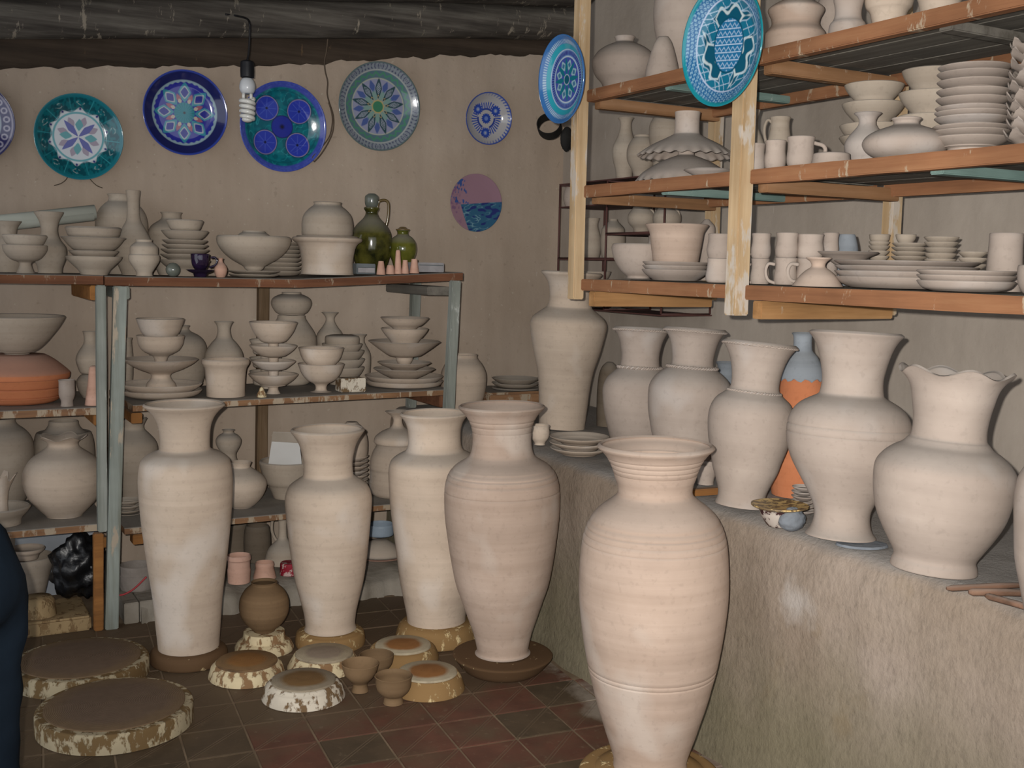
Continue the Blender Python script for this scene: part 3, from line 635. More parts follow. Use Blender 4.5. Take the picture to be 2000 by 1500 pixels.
pot('small_pot', 'pot', 'small clay pot just right of the grey post, behind the bowls', 246, '771:12 730:15 690:15 668:13 660:15', m(5.08), 'clay_dust')
p = pot('long_necked_bottle', 'bottle', 'clay bottle with pinched neck behind the straight-sided pot', 438, '771:30 740:37 715:40 700:39 685:35 670:25 660:16 650:13 642:12.5 634:15 628:19', m(4.96), 'clay_dust')
pot('straight_pot', 'pot', 'straight-sided clay pot with a rolled rim, centre of the middle shelf', 441, '781:38 760:38 735:39 720:41 714:44 709:47 704:47* 701:46', m(4.74), 'clay', t=.007)
s_ = m(4.745); prev = None
for i, (ry, hw, by) in enumerate(((730, 49, 752), (704, 44, 721), (674, 47, 695), (629, 48, 667))):
    lb = ['lowest', 'second from the bottom', 'third from the bottom', 'uppermost'][i]
    pr = f'{"771:14*" if i == 0 else "0:13"} {by+9}:10 {by+3}:11 {by}:24 {by-(by-ry)*.45}:{hw*.8} {ry+3}:{hw*.97} {ry}:{hw}'
    prev = pot('stemmed_dish', 'dish', f'stemmed clay dish, {lb} in the tower of four', 534, pr, s_ if prev is None else ('A', 0, prev.ax), 'clay', group='tower of stemmed dishes on the middle shelf', on=None if prev is None else prev.floor)
s_ = m(4.94); prev = None
for i, (ry, hw, by) in enumerate(((724, 32, 750), (698, 32, 716), (663, 32, 690))):
    pr = f'{"769:14*" if i == 0 else "0:13"} {by+9}:10 {by+3}:11 {by}:24 {by-(by-ry)*.45}:{hw*.8} {ry+3}:{hw*.97} {ry}:{hw}'
    prev = pot('stemmed_dish', 'dish', f'stemmed clay dish, {["lowest", "middle one", "top one"][i]} of the tower hidden behind the front tower', 519, pr, s_ if prev is None else ('A', 0, prev.ax), 'clay_dust', on=None if prev is None else prev.floor)
pot('finial', 'knob', 'tiny clay knob resting inside the uppermost stemmed dish', 527, '0:10 632:10 626:9 622:5', ('A', 0, onY(527, 640, 4.78)), 'clay', on=onY(527, 652, 4.78)[2]) if False else None
p = pot('round_jar', 'jar', 'large clay jar carrying a smaller squat jar, back of middle shelf', 569, '770:30 740:40 700:48 668:50 650:46 634:36 622:28 616:27', m(5.06), 'clay_dust')
pot('squat_jar', 'jar', 'squat bulging jar balanced on top of the larger jar', 567, '0:26 612:28 603:36 592:40 582:36 576:25 574:19 571:19', ('A', 0, p.ax), 'clay_dust', on=p.top)
pot('small_bottle', 'bottle', 'small bottle with a trumpet mouth behind the stacked bowls', 644, '766:18 720:22 690:27 665:28 650:24 638:15 627:9 620:9 614:13 610:17', m(5.14), 'clay_dust')
q = plates('bowl', 'bowl', 'clay bowl in the pile left of the broad dish stack', 668, m(4.98), '716:44:34:24 700:45:26:28 684:44:26:28 671:40:22:28', 'clay_dust', t=.004)
pot('bowl', 'bowl', 'clay bowl turned upside down on the pile behind the two goblet bowls', 662, '0:33* 668:34 660:34 656:32* 654:24', ('A', 0, q[-1].ax), 'clay_dust', on=q[-1].top-.012, solid=True)
pot('small_jar', 'jar', 'small clay jar with flaring mouth behind the bowl pile', 699, '762:18 735:23 710:25 690:24 675:16 666:12 658:13 653:17', m(5.10), 'clay_dust')
p = pot('goblet_bowl', 'bowl', 'goblet-shaped clay bowl with spread foot at the shelf edge', 627, '773:21* 770:20 762:12 755:11 749:15 742:28 730:38 718:43 710:46', m(4.72), 'clay')
pot('bowl', 'bowl', 'clay bowl seated inside the goblet-shaped bowl', 628, '0:14 714:27 704:35 694:40 684:43 679:45', ('A', 0, p.ax), 'clay', on=p.floor)
o = boxpx('plaster_block', 'white chipped plaster block on the middle shelf edge', 'block', 668, 717, 739, 4.66, 4.74, zm(1.8)+.001, 'plaster')
pot('plaster_stub', 'stub', 'tiny white plaster knob at the middle shelf edge', 511, '776:10 770:9 764:6 758:4 756:2', m(4.645), 'plaster_brown', solid=True)
q = plates('platter', 'platter', 'broad clay platter at the right end of the middle shelf', 789, m(4.82), '742:77:22:56 733:77:18:56', 'clay', t=.005)
p = plates('plate', 'plate', 'clay plate resting on the broad platters', 783, ('A', 0, q[-1].ax), '719:61:16:34 707:53:13:28', 'clay', t=.004) if False else None
p = pot('plate', 'plate', 'curved clay plate lying on the broad platters', 783, '0:28 735:34 728:48 719:61', ('A', 0, q[-1].ax), 'clay', on=q[-1].floor)
p = pot('plate', 'plate', 'smaller clay plate, second above the broad platters', 784, '0:22 720:28 713:44 707:53', ('A', 0, p.ax), 'clay', on=p.floor)
p = pot('footed_dish', 'dish', 'wide footed clay dish halfway up the right-hand stack', 784, '0:18 704:16 697:18 694:32 682:50 673:62 666:71', ('A', 0, p.ax), 'clay', on=p.floor)
p = pot('bowl', 'bowl', 'deep clay bowl on the wide footed dish, right-hand stack', 779, '0:20 668:27 657:36 648:43 641:47', ('A', 0, p.ax), 'clay', on=p.floor)
pot('bowl', 'bowl', 'shallow clay bowl crowning the right-hand stack', 779, '0:18 641:24 634:34 627:42 620:48', ('A', 0, p.ax), 'clay', on=p.floor)
# middle shelf, left unit
mb = lambda y: F(y, .905)
p = pot('platter', 'platter', 'orange terracotta platter, lowest of the pile under the huge bowl', 36, '791:58 787:70* 780:80 772:88', mb(4.86), 'terra_pure', t=.006)
p = pot('platter', 'platter', 'orange terracotta platter, second from below under the huge bowl', 36, '0:60 774:79 764:90 755:95', ('A', 0, p.ax), 'terra_pure', t=.006, on=p.floor)
p = pot('platter', 'platter', 'orange terracotta platter, third from below under the huge bowl', 36, '0:64 758:83 748:95 737:102', ('A', 0, p.ax), 'terra_pure', t=.006, on=p.floor)
p = pot('platter', 'platter', 'dusty terracotta platter lying upside down under the huge bowl', 36, '0:104 728:105* 722:100 706:80 697:66 692:56', ('A', 0, p.ax), 'terracotta', solid=True, on=p.top+.001)
pot('huge_bowl', 'bowl', 'huge deep clay bowl on the terracotta platters, cut by the photo edge', 40, '0:27 692:25* 689:26 683:42 670:58 652:74 636:87 622:96 617:98', ('A', 0, p.ax), 'clay_dust', t=.008, on=p.top)
p = pot('squat_pot', 'pot', 'squat round pot under the small jug beside the grey post', 178, '774:16 764:24 752:28 742:28 734:22 731:18', mb(4.92), 'clay_dust')
p = pot('small_jug', 'jug', 'small clay jug with a loop handle left of the grey post', 172, '0:17 728:20 718:25 705:29 695:28 684:22 672:14 662:12 653:13 647:15', ('A', 0, p.ax), 'clay_dust', on=p.top)
handle(p, '182,660 185,651 191,648 198,651 201,662 200,676 196,689', 2.6, 'clay_dust')
pot('small_cup', 'cup', 'small pale straight clay cup beside the pink cone', 131, '787:13* 783:12 772:16 755:16 745:16 742:17', mb(4.66), 'clay_pale')
pot('clay_cone', 'cone', 'tall rounded pink cone standing left of the grey post', 184, '781:19* 770:16 745:12 722:9.5 716:7 714:3', mb(4.67), 'bisque', solid=True)
# ---------------------------------------------------------------- lower shelf
lo = lambda y: F(y, zl)
pot('round_jar', 'jar', 'big round grey jar at the far left of the lower shelf', 6, '1010:34 970:50 930:61 890:65 860:62 842:50 830:34 822:29 817:31', lo(5.05), 'clay_dust')
pot('round_jar', 'jar', 'big round jar behind the wavy-rimmed jar on the lower shelf', 128, '1010:34 960:50 910:60 870:60 845:54 848:46 838:36 829:30 822:29', lo(5.08), 'clay_dust')
pot('wavy_jar', 'jar', 'ball-shaped clay jar with a wavy rim on the lower left shelf', 126, '1019:36* 1011:35 1002:39 990:52 972:68 950:78 932:81 912:76 895:64 882:46 873:33 865:30 858:37 853:45', lo(4.80), 'clay', wave=(5, .09, .008, .86))
pot('wavy_dish', 'dish', 'wavy-edged broken clay dish left of the ball-shaped jar', 0, '1018:42* 1012:44 1000:56 991:62* 989:61', lo(4.74), 'clay_dust')
pot('leaf_vase', 'vase', 'small clay vase with a torn petal mouth in the broken dish', 2, '0:16 985:14 960:16 945:22 932:28', ('A', 0, onY(2, 1000, 4.74)), 'clay', on=.452, wave=(5, .25, .02, .4))
pot('round_jar', 'jar', 'grey clay jar with flared neck just right of the grey post', 262, '1010:24 975:26 940:34 910:44 880:49 862:45 848:33 838:23 830:22 822:26 817:29', lo(5.06), 'clay_dust')
plates('saucer', 'saucer', 'small grey saucer stacked beside the grey post on the lower shelf', 250, lo(4.86), '1003:28:10:15 994:28:10:15 985:28:10:15 976:28:10:15', 'clay_dust')
pot('hourglass_vase', 'vase', 'small waisted clay vase behind the tallest left vase', 447, '1000:26 960:30 925:26 905:20 895:16 886:15 878:19 868:24 858:25 850:19 846:12 842:10 839:13', lo(5.02), 'clay_dust')
pot('round_pot', 'pot', 'round-bellied clay pot with a crack between the two left vases', 471, '1000:22* 994:20 985:28 970:42 952:50 940:50 928:42 918:28 912:18* 909:18 904:20* 902:21', lo(4.80), 'clay')
p = pot('deep_bowl', 'bowl', 'deep clay bowl with a white card stuck inside, lower shelf', 562, '990:26 975:28 960:32 945:40* 942:43 935:47 915:53 902:56* 899:55', lo(4.92), 'clay_dust')
a, b, c, d = [onP(x, y, p.ax)-FH*o_ for x, y, o_ in ((524, 925, .03), (594, 925, .03), (578, 849, -.06), (528, 847, -.06))]
def slab(name, q, th, mat):
    q = [Vector(v) for v in q]; n = (q[1]-q[0]).cross(q[3]-q[0]).normalized()*th; V = q+[v+n for v in q]
    me = mesh(name, V, [(0, 1, 2, 3), (7, 6, 5, 4), (0, 4, 5, 1), (1, 5, 6, 2), (2, 6, 7, 3), (3, 7, 4, 0)], mat, False); return me
cd = tag(obj('white_card', slab('white_card', (a, b, c, d), -.004, 'white')), 'plain white card leaning inside the deep bowl', 'card')
e1, e2 = Vector(d).lerp(Vector(a), .22), Vector(c).lerp(Vector(b), .24)
nn = -Vector(FH)*.006
obj('torn_flap', slab('torn_flap', (e1+nn, e2+nn, Vector(c)+nn, Vector(d)+nn), -.003, 'cardboard'), cd)
q = plates('saucer', 'saucer', 'thin clay saucer in the tall pile right of the second vase', 686, lo(4.96), ' '.join(f'{y}:34:14:17' for y in (979, 970, 961, 952, 943, 934, 925, 916, 907, 898, 889)), 'clay', t=.003)
pot('bowl', 'bowl', 'rounded clay bowl turned upside down on the saucer pile', 690, '0:31* 882:32 862:32 845:28 833:20 826:12* 824:11', ('A', 0, q[-1].ax), 'clay', on=q[-1].top-.003, solid=True)
p = pot('wide_jar', 'jar', 'wide ridged clay jar under a candlestick lid, lower shelf', 775, '982:44* 974:46 958:52 940:55* 938:53 915:53* 912:54 900:53 885:49 872:42 866:38', lo(4.78), 'clay')
pot('candlestick_lid', 'lid', 'flared candlestick-shaped lid on the wide ridged jar', 772, '0:42 865:45* 861:46 852:43 842:30 835:15 828:10 818:9 811:14 806:21 803:25', ('A', 0, p.ax), 'clay', on=p.top+.001)
# ---------------------------------------------------------------- under the lowest shelf
k0 = lambda y: F(y, KZ+.012)
pot('storage_jar', 'jar', 'tall dark storage jar under the shelf behind the pink flowerpots', 458, '1190:18 1150:22 1100:28 1060:29 1030:27 1022:25', k0(5.10), 'clay_dark')
pot('storage_jar', 'jar', 'dark storage jar under the shelf left of the thin-necked ewer', 503, '1190:16 1150:20 1100:25 1060:27 1035:25 1026:22', k0(5.01), 'clay_dark')
p = pot('ewer', 'jug', 'thin-necked clay ewer under the shelf behind the second vase', 552, '1172:22 1150:28 1120:34 1095:35 1075:30 1062:20 1052:10 1040:8 1020:8 1012:10', k0(4.9), 'clay_dust')
handle(p, '545,1060 536,1050 531,1035 532,1018 538,1010 545,1014', 3, 'clay_dust')
pot('flowerpot', 'pot', 'tall pink flowerpot with an orange collar under the shelf', 467, '1184:18 1176:21 1160:22 1130:22 1112:23* 1108:22 1095:22 1092:24* 1084:23', k0(4.68), 'bisque')
pot('flowerpot', 'pot', 'shorter pink flowerpot behind the brown ball jar', 517, '1184:18 1160:22 1140:23 1125:22 1112:19* 1109:18 1102:19* 1098:18', k0(4.70), 'bisque')
pot('printed_tin', 'tin', 'red and white printed tin behind the second vase', 566, '1176:20 1172:21* 1140:20 1100:19* 1098:18', k0(4.72), 'red_print', solid=True)
pot('blue_bucket', 'bucket', 'light blue plastic tub under the shelf between two vases', 742, '1110:16 1085:20 1062:23 1040:26 1015:27 1000:27', F(5.0, .215), 'lightblue')
p = pot('big_bowl', 'bowl', 'orange-footed grey bowl under the shelf right of the second vase', 742, '1150:32* 1142:44 1132:52* 1129:54 1112:56 1100:58', F(4.86, KZ+.012), 'terracotta')
pot('tan_bowl', 'bowl', 'tan bowl turned upside down on the grey bowl under the shelf', 740, '0:50 1092:48 1082:44 1070:36 1060:24 1054:12', ('A', 0, p.ax), 'clay', on=p.top, solid=True)
for o in COL.objects:
    if o.name == 'blue_bucket': o.location.z = p.top+.055; BBK = o
pot('bucket', 'bucket', 'whitish sack-covered bucket with a red handle right of the post', 268, '1190:26 1182:30 1160:33 1130:35 1115:36* 1112:34 1098:34', F(4.80, .10), 'sack')
BK = [o for o in COL.objects if o.name == 'bucket'][0]
hp = [onY(x, y, 4.69) for x, y in ((226, 1158), (240, 1157), (255, 1150), (268, 1140), (280, 1128), (286, 1122))]
me = tubem('handle', smoothpts(hp, 4), .004, 'red_plastic'); me.transform(Matrix.Translation(-BK.location)); o = obj('handle', me, BK); o['label'] = 'red wire handle'
for i, (x0, x1, hz) in enumerate(((232, 262, .088), (264, 300, .09))):
    boxpx('brick', f'pale mud brick under the sack-covered bucket, {["left", "right"][i]} one', 'brick', x0, x1, 0, 4.60, 4.88, .0, 'kerb', z1=hz)
for o in COL.objects:
    if o.name.startswith('brick'): o['group'] = 'mud bricks under the bucket'
BK.location.z = .0915
wb = tag(obj('white_board', slab('white_board', [onY(x, y, 5.16) for x, y in ((30, 1190), (190, 1190), (190, 1020), (30, 1020))], -.02, 'whiteblue')), 'pale blue-white board standing behind the black bag', 'board')
p = pot('clay_bucket', 'pot', 'clay pot with a dish lying on it behind the black bag', 55, '1192:30 1160:35 1120:46 1098:54* 1094:55 1086:55', F(4.93, 0.02), 'clay_dust')
pot('dish', 'dish', 'small clay dish lying on the pot left of the black bag', 55, '0:22* 1082:26 1076:34 1070:37', ('A', 0, p.ax), 'clay', on=p.top-.012)
def lumpy(name, cx, cy, Y, rx, ry, rz, mat, seed, amp=.25):
    rs = np.random.RandomState(seed); nu, nv = 44, 28; V = []; Fq = []
    ws = [(rs.normal(size=3)*rs.uniform(1.5, 5.5), rs.uniform(0, 6)) for _ in range(16)]
    c = onY(cx, cy, Y)
    for j in range(nv+1):
        for i in range(nu):
            a, b = 2*pi*i/nu, pi*j/nv; n = np.array([cos(a)*sin(b), sin(a)*sin(b), cos(b)])
            f = 1+amp*sum(abs(sin(n@w+ph))-.6 for w, ph in ws)/4.5
            V.append((n[0]*rx*f, n[1]*ry*f, n[2]*rz*f))
    for j in range(nv):
        for i in range(nu): Fq.append((j*nu+i, j*nu+nu+i, j*nu+nu+(i+1) % nu, j*nu+(i+1) % nu))
    me = mesh(name, V, Fq, mat); zz = min(v[2] for v in V); return me, c, zz
me, c, zz = lumpy('plastic_bag', 158, 1137, 4.79, .11, .085, .125, 'black_plastic', 3, .36)
bag = tag(obj('plastic_bag', me, None, (c[0], c[1], .062-zz)), 'crumpled black plastic bag under the lower left shelf', 'bag')
me, c2, zz2 = lumpy('bag_top', 172, 1112, 4.79, .065, .065, .07, 'black_plastic', 5, .38)
obj('bag_top', me, bag, (c2[0]-c[0], c2[1]-c[1], c2[2]-(.062-zz)))
a = onY(116, 1240, 4.60)
o = tag(obj('plaster_slab', boxm('plaster_slab', -.14, .115, 0, .30, 0, .06, 'plaster_tan', .008), None, (a[0]+.005, 4.585, 0)), 'pale flat plaster slab on the floor under the black bag', 'slab')
a = onY(78, 1200, 4.63)
pot('tan_block', 'block', 'rounded tan plaster block left of the black bag', 74, '1210:38 1205:38* 1185:36 1172:34* 1165:28', F(4.68, .061), 'plaster_tan', solid=True)
# ---------------------------------------------------------------- tall vases on the floor
def disc(label, cx, prof, mat, mat_top=None, rtop=None, name='plaster_bat', sup=('Z', 0.0), tm='disc_a', cat='bat'):
    p = pot(name, cat, label, cx, prof, sup, mat, solid=True, group='round plaster bats on the floor', seg=64)
    if rtop:
        r = rtop*p.k; h = p.rings[-1][1]
        me, _ = lathem('clay_pad', [(r*1.02, h-.001), (r, h+.005), (r*.97, h+.007)], tm, .003, 56, True); obj('clay_pad', me, p.o); p.top += .007
    return p
d1 = disc('mud-covered plaster bat under the tallest left vase', 369, '1289:75* 1284:77 1272:76 1266:72* 1263:68', 'plaster_mud')
pot('tall_vase', 'vase', 'tall pale slim vase with flared mouth, leftmost of the floor vases', 369, '1263:60* 1250:61 1228:63 1168:68 1102:77 1054:83 1006:88 958:91 929:91 903:87 892:79 884:66* 879:52 872:48 850:48.5 832:51 816:57 804:66 796:75 792:79* 789:78', ('A', 0, d1.ax), 'clay', on=d1.top, tx=360, seg=72, t=.010)
d2 = disc('thick brown plaster bat under the second floor vase', 645, '1256:68 1250:69* 1234:66 1230:58 1228:54', 'plaster_fleck')
pot('tall_vase', 'vase', 'tall clay vase with long shoulder, second floor vase from the left', 644, '1229:51* 1222:49 1214:49 1192:52 1156:61 1126:68 1078:75 1030:80 982:84 963:82 948:75 938:62 931:51* 926:48 905:47 886:50 868:55 855:62 845:69 841:71.5* 838:70', ('A', 0, d2.ax), 'clay', on=d2.top, tx=640, seg=72, t=.010)
d3 = disc('mud-splashed brown plaster bat under the third floor vase', 852, '1246:79* 1240:80 1220:74* 1212:66', 'plaster_fleck')
pot('tall_vase', 'vase', 'tall clay vase with straight neck, third floor vase, partly covered', 853, '1208:57* 1199:58 1156:66 1126:71 1054:79 994:86 934:89 912:88 898:83 888:70 881:56* 870:51 846:50.5 832:53 822:57 814:63 810:66* 807:65', ('A', 0, d3.ax), 'clay', on=d3.top, tx=848, seg=72, t=.010)
d4 = disc('wide shallow brown plaster dish under the fourth floor vase', 981, '1308:70* 1300:80 1288:90 1279:97* 1276:96 1280:80', 'plaster_mud')
pot('tall_vase', 'vase', 'broad-shouldered tall vase, fourth from the left, beside the mud bench', 984, '1281:54* 1272:50 1262:51 1236:57 1204:68 1172:79 1140:90 1100:98 1060:104 1010:110 965:111 940:108 922:101 908:88 897:70 890:62* 878:58 856:56 836:58 822:63 810:70 801:79 796:83* 793:82', ('A', 0, d4.ax), 'clay_pink', on=d4.top, tx=980, seg=72, t=.011, gr='958 935 925 916 844 832 822')
d5 = disc('large ringed brown plaster bat under the nearest biggest vase', 1268, '1530:140* 1518:141 1508:138 1503:130* 1505:110 1500:106* 1496:86', 'plaster_fleck')
pot('tall_vase', 'vase', 'biggest tallest vase in the foreground, grooved at neck and shoulder', 1267, '1490:72* 1480:72 1454:80 1428:89 1396:99 1364:109 1332:117 1300:125 1268:131 1236:136 1204:140 1172:143 1140:144 1110:143 1080:141 1050:137 1025:129 1005:117 990:102 978:86 968:74* 960:71 945:73 934:77 912:84 896:92 884:101 877:109 873:112* 869:110', ('A', 0, d5.ax), 'clay_pink', on=d5.top, tx=1281, seg=96, t=.012, gr='1307 1298 1056 1042 1030 1018 925 915 905 895')
# small things on the floor
disc('cream plaster bat with a brown clay pad, left of the ball jar', 482, '1319:75 1316:75* 1300:70* 1297:66 1292:62', 'plaster_brown', None, 60, tm='disc_a')
disc('white plaster bat with specked side, frontmost of the small bats', 593, '1360:82 1356:82* 1337:75* 1334:71 1329:67', 'plaster', None, 62, tm='disc_b')
disc('chipped cream plaster bat with a grey clay pad behind the frontmost one', 633, '1302:72 1298:72* 1284:63* 1281:61 1277:59', 'plaster_brown', None, 56, tm='disc_c')
disc('brown plaster bat with a pale ringed pad, before the third vase', 787, '1286:70 1280:70* 1266:64 1261:58', 'plaster_fleck', None, 54, tm='disc_d')
disc('brown plaster bat with an orange pad beside the clay cups', 835, '1344:73 1340:73* 1322:66* 1319:64 1313:60', 'plaster_fleck', None, 57, tm='disc_d')
b5 = disc('two-tiered lumpy plaster base under the brown ball jar', 516, '1268:58 1262:58 1252:52 1248:43* 1244:42 1232:40*', 'plaster_brown')
pot('ball_jar', 'jar', 'brown wet ball-shaped jar on the lumpy plaster base', 521, '1238:21* 1232:20 1226:25 1215:37 1200:46 1184:49 1168:47 1153:39 1144:29 1141:25* 1138:25 1136:26', ('A', 0, b5.ax), 'clay_wet', on=b5.top)
for c, pr, lb in ((703, '1350:17* 1345:16 1336:14 1331:17 1322:26 1312:32 1302:35 1295:37', 'little wet brown cup, left one of the two in front'), (768, '1373:20* 1368:19 1359:18 1355:24 1346:32 1334:35 1326:35 1319:37', 'little wet brown cup, right one of the two in front'), (735, '1318:16* 1312:16 1308:20 1299:29 1288:33 1278:34', 'little wet brown cup hidden behind the other two cups')):
    pot('small_cup', 'cup', lb, c, pr, ('Z', 0.0), 'clay_wet', group='little wet cups on the floor')
w1 = disc('large round plaster wheel head with brown clay top, front left floor', 226, '1413:156 1408:156* 1380:156* 1376:153 1378:146* 1377:140', 'plaster_wheel', None, None, 'wheel_head', cat='wheel head')
w2 = disc('large round brown wheel head half shaded behind the front one', 158, '1318:138 1314:138* 1290:137* 1286:133 1288:126* 1287:121', 'plaster_wheel', None, None, 'wheel_head', cat='wheel head')
for w, r in ((w1, 139), (w2, 120)):
    h = w.rings[-1][1]; me, _ = lathem('clay_top', [(r*w.k, h-.002), (r*w.k, h+.004), (r*.97*w.k, h+.0055)], 'wheel', .003, 72, True); obj('clay_top', me, w.o); w.o['group'] = 'round wheel heads on the floor'
# ---------------------------------------------------------------- on the mud bench
B0 = ('Z', BZ+.001)
pot('tall_vase', 'vase', 'tall grey vase standing in the corner behind the rack post', 1097, '836:45* 830:45 796:47.5 760:50 724:55 688:65 654:72 635:74.5 621:69 610:56 602:45 598:43* 590:41 575:41 560:43 550:47 542:53 537:58 534:59* 532:58', B0, 'clay', tx=1117, seg=56, t=.010)
BVG = 'bench vases with rope-edged mouths'
RV = pot('rope_vase', 'vase', 'rope-collared vase on the bench, first from the left', 1240, '893:40* 885:41 854:52 828:60 804:66 773:70 756:69 740:62 728:50 720:41 712:38 696:37 672:41 655:48 648:53 644:56* 641:54', B0, 'clay_pale', group=BVG, tx=1255, tb=2.5, seg=56, t=.009)
rope(RV, 719, 42.5); rope(RV, 646, 55.5, 'rope_edge', 34, 1.5)
RV = pot('rope_vase', 'vase', 'rope-collared vase on the bench, second from the left', 1335, '928:45* 918:48 890:57 852:69 828:75 804:80 773:82 756:80 740:71 728:58 720:47 712:41 696:41 672:46 658:52 651:58 646:62* 643:60', B0, 'clay_pale', group=BVG, tx=1360, tb=2.5, seg=56, t=.009)
rope(RV, 719, 49); rope(RV, 648.5, 61, 'rope_edge', 34, 1.5)
RV = pot('rope_vase', 'vase', 'rope-collared vase on the bench with a chalky belly, third from the left', 1446, '990:50* 986:50 975:47 962:48 940:56 920:64 900:69 864:79 828:84 804:82 785:73 774:60 766:51 756:47 734:48 708:54 690:62 680:69 674:74* 671:72', B0, 'clay_pale', group=BVG, tx=1488, tb=2.5, seg=64, t=.010)
rope(RV, 768, 51.5); rope(RV, 676.5, 73, 'rope_edge', 34, 1.5)
pot('large_vase', 'vase', 'large wide-mouthed vase with a banded belly, right half of the bench', 1641, '1050:70* 1046:69 1036:61 1016:55 996:57 975:67 950:82 925:98 900:112 872:121 845:123 825:120 808:112 794:99 783:80 776:66 768:62 744:60 720:64 700:69 680:76 666:84 658:91 655:93* 652:91', B0, 'clay_pale', tx=1679, tb=3, seg=72, t=.011, gr='852 836')
pot('wavy_vase', 'vase', 'heavy round vase with a wide scalloped mouth on the bench edge', 1822, '1116:86* 1112:87 1102:85 1090:82 1070:94 1045:110 1015:126 985:135 950:140 920:139 900:127 884:108 874:90 864:80* 858:75 840:73 816:75 790:80 765:86 748:95 736:106 730:113', B0, 'clay_pale', tx=1873, tb=2, seg=80, t=.011, wave=(6, .03, .010, .88), sub=5)
pot('round_vase', 'vase', 'rounded clay vase cut off by the right photo edge', 2078, '1210:80* 1190:84 1150:95 1100:108 1041:114 985:118 945:114 915:98 895:70 880:52 850:50 800:60', B0, 'clay_pale', seg=56, t=.01)
pot('terracotta_jar', 'jar', 'orange terracotta jar with grey-glazed shoulder behind the bench vases', 1560, '966:54 950:56 920:58 860:56 800:52 760:46 738:42*', B0, 'terra_pure', tx=1566, seg=40, t=.008)
TJ = [o for o in COL.objects if o.name == 'terracotta_jar'][0]
h = max(v.co.z for v in TJ.data.vertices); r = max(sqrt(v.co.x**2+v.co.y**2) for v in TJ.data.vertices if v.co.z > h-.006); kz = r/42
me, _ = lathem('glazed_shoulder', rings([(44*kz, h-.006, 1), (45*kz, h-.002, 1), (40*kz, h+18*kz, 0), (30*kz, h+40*kz, 0), (20*kz, h+52*kz, 0), (18*kz, h+62*kz, 1), (18*kz, h+80*kz, 0), (22*kz, h+88*kz, 0)], 3), 'bluegrey', .006, 40, False, (12, .0, -.006, .9)); o = obj('glazed_shoulder', me, TJ); o['label'] = 'blue-grey dipped shoulder and neck'
pot('small_jar', 'jar', 'bluish jar peeping between the second and third rope vases', 1412, '880:26 840:34 800:36 765:32 745:24 730:18 715:18 707:22', ('Z', BZ+.001), 'bluegrey')
pot('arched_jar', 'jar', 'dark grey dome-topped jar behind the tall corner vase', 1187, '832:22 800:23 760:23 730:20 715:14 707:6', B0, 'clay_dark', solid=True)
plates('plate', 'plate', 'clay plate at the bench corner left of the rope vases', 1131, B0, '874:57:14:34 863:59:14:36 852:59:14:36', 'clay', t=.005)
pot('small_cup', 'cup', 'small footed clay cup at the left corner of the bench', 1054, '869:11* 866:10 862:12 855:17 845:19 835:18 830:19', B0, 'clay')
CR = onY(997, 790, 4.98)
cr = empty('wooden_crate', (CR[0], 4.98, BZ+.001), 'low wooden crate under the plates in the room corner', 'crate')
for nm, bx in (('crate_side', (-.2, .2, -.15, -.135, 0, .085)), ('crate_side', (-.2, .2, .135, .15, 0, .085)), ('crate_end', (-.2, -.185, -.134, .134, 0, .085)), ('crate_end', (.185, .2, -.134, .134, 0, .085)), ('crate_top', (-.205, .205, -.152, .152, .086, .098))):
    obj(nm, boxm(nm, *bx, 'wood_shelf', .002), cr)
p = pot('bowl', 'bowl', 'shallow clay bowl under the plates in the room corner', 1006, '790:26 786:32* 776:41 768:47', F(4.95, BZ+.1), 'clay_dust')
q = plates('plate', 'plate', 'clay plate stacked on the bowl in the room corner', 1007, ('A', 0, p.ax), '756:46:12:28 747:47:12:28 738:47:12:28', 'clay_dust') if False else None
prev = p
for i, y in enumerate((756, 747, 738)):
    prev = pot('plate', 'plate', f'clay plate stacked on the corner bowl, {["lowest", "middle", "topmost"][i]} of three', 1007, f'0:24 {y+11}:30 {y+5}:41 {y}:47', ('A', 0, prev.ax), 'clay_dust', group='plates in the room corner', on=prev.floor, t=.004)
pot('round_jar', 'jar', 'rounded clay jar standing right behind the whitewashed post', 904, '815:30 795:34 768:42 745:45 728:44 712:37 702:29 697:26 692:27', F(4.93, BZ+.001), 'clay')
p = pot('speckled_bowl', 'bowl', 'speckled brown-white glazed bowl with gold rim on the bench', 1521, '1028:22 1022:27 1008:36 996:41 990:46', B0, 'speckle_dark', t=.006)
h = p.rings[-1][1]; me, _ = lathem('rim', rings([(44*p.k, h-.004, 1), (57*p.k, h+.004, 1), (57*p.k, h+.008, 1), (38*p.k, h+.004, 0)], 2), 'speckle_gold', .003, 40, True); o = obj('rim', me, p.o); o['label'] = 'wide gold-brown mottled rim'
plates('saucer', 'saucer', 'small clay saucer left of the large banded vase foot', 1568, B0, '996:25:7:15 986:25:8:15 977:25:8:15 968:25:8:15 959:25:8:15 950:24:8:15', 'clay_pale', t=.003)
me, c, zz = lumpy('stone', 1548, 1016, 3.0, .043, .03, .033, 'stone', 11, .12); c = onZ(1546, 1036, BZ)
tag(obj('stone', me, None, (c[0], c[1], BZ-zz-.002)), 'blue-grey pebble in front of the speckled bowl', 'stone')
c = onZ(1683, 1066, BZ)
V = []; n = 28
for k in range(n):
    t = 2*pi*k/n; x, y = cos(t)*.067*(1 if abs(cos(t)) < .8 else 1.05), sin(t)*.040; v = RH*x+FH*y*1.2; V.append((v[0], v[1], 0))
V = V+[(x*.96, y*.96, .006) for x, y, _ in V]
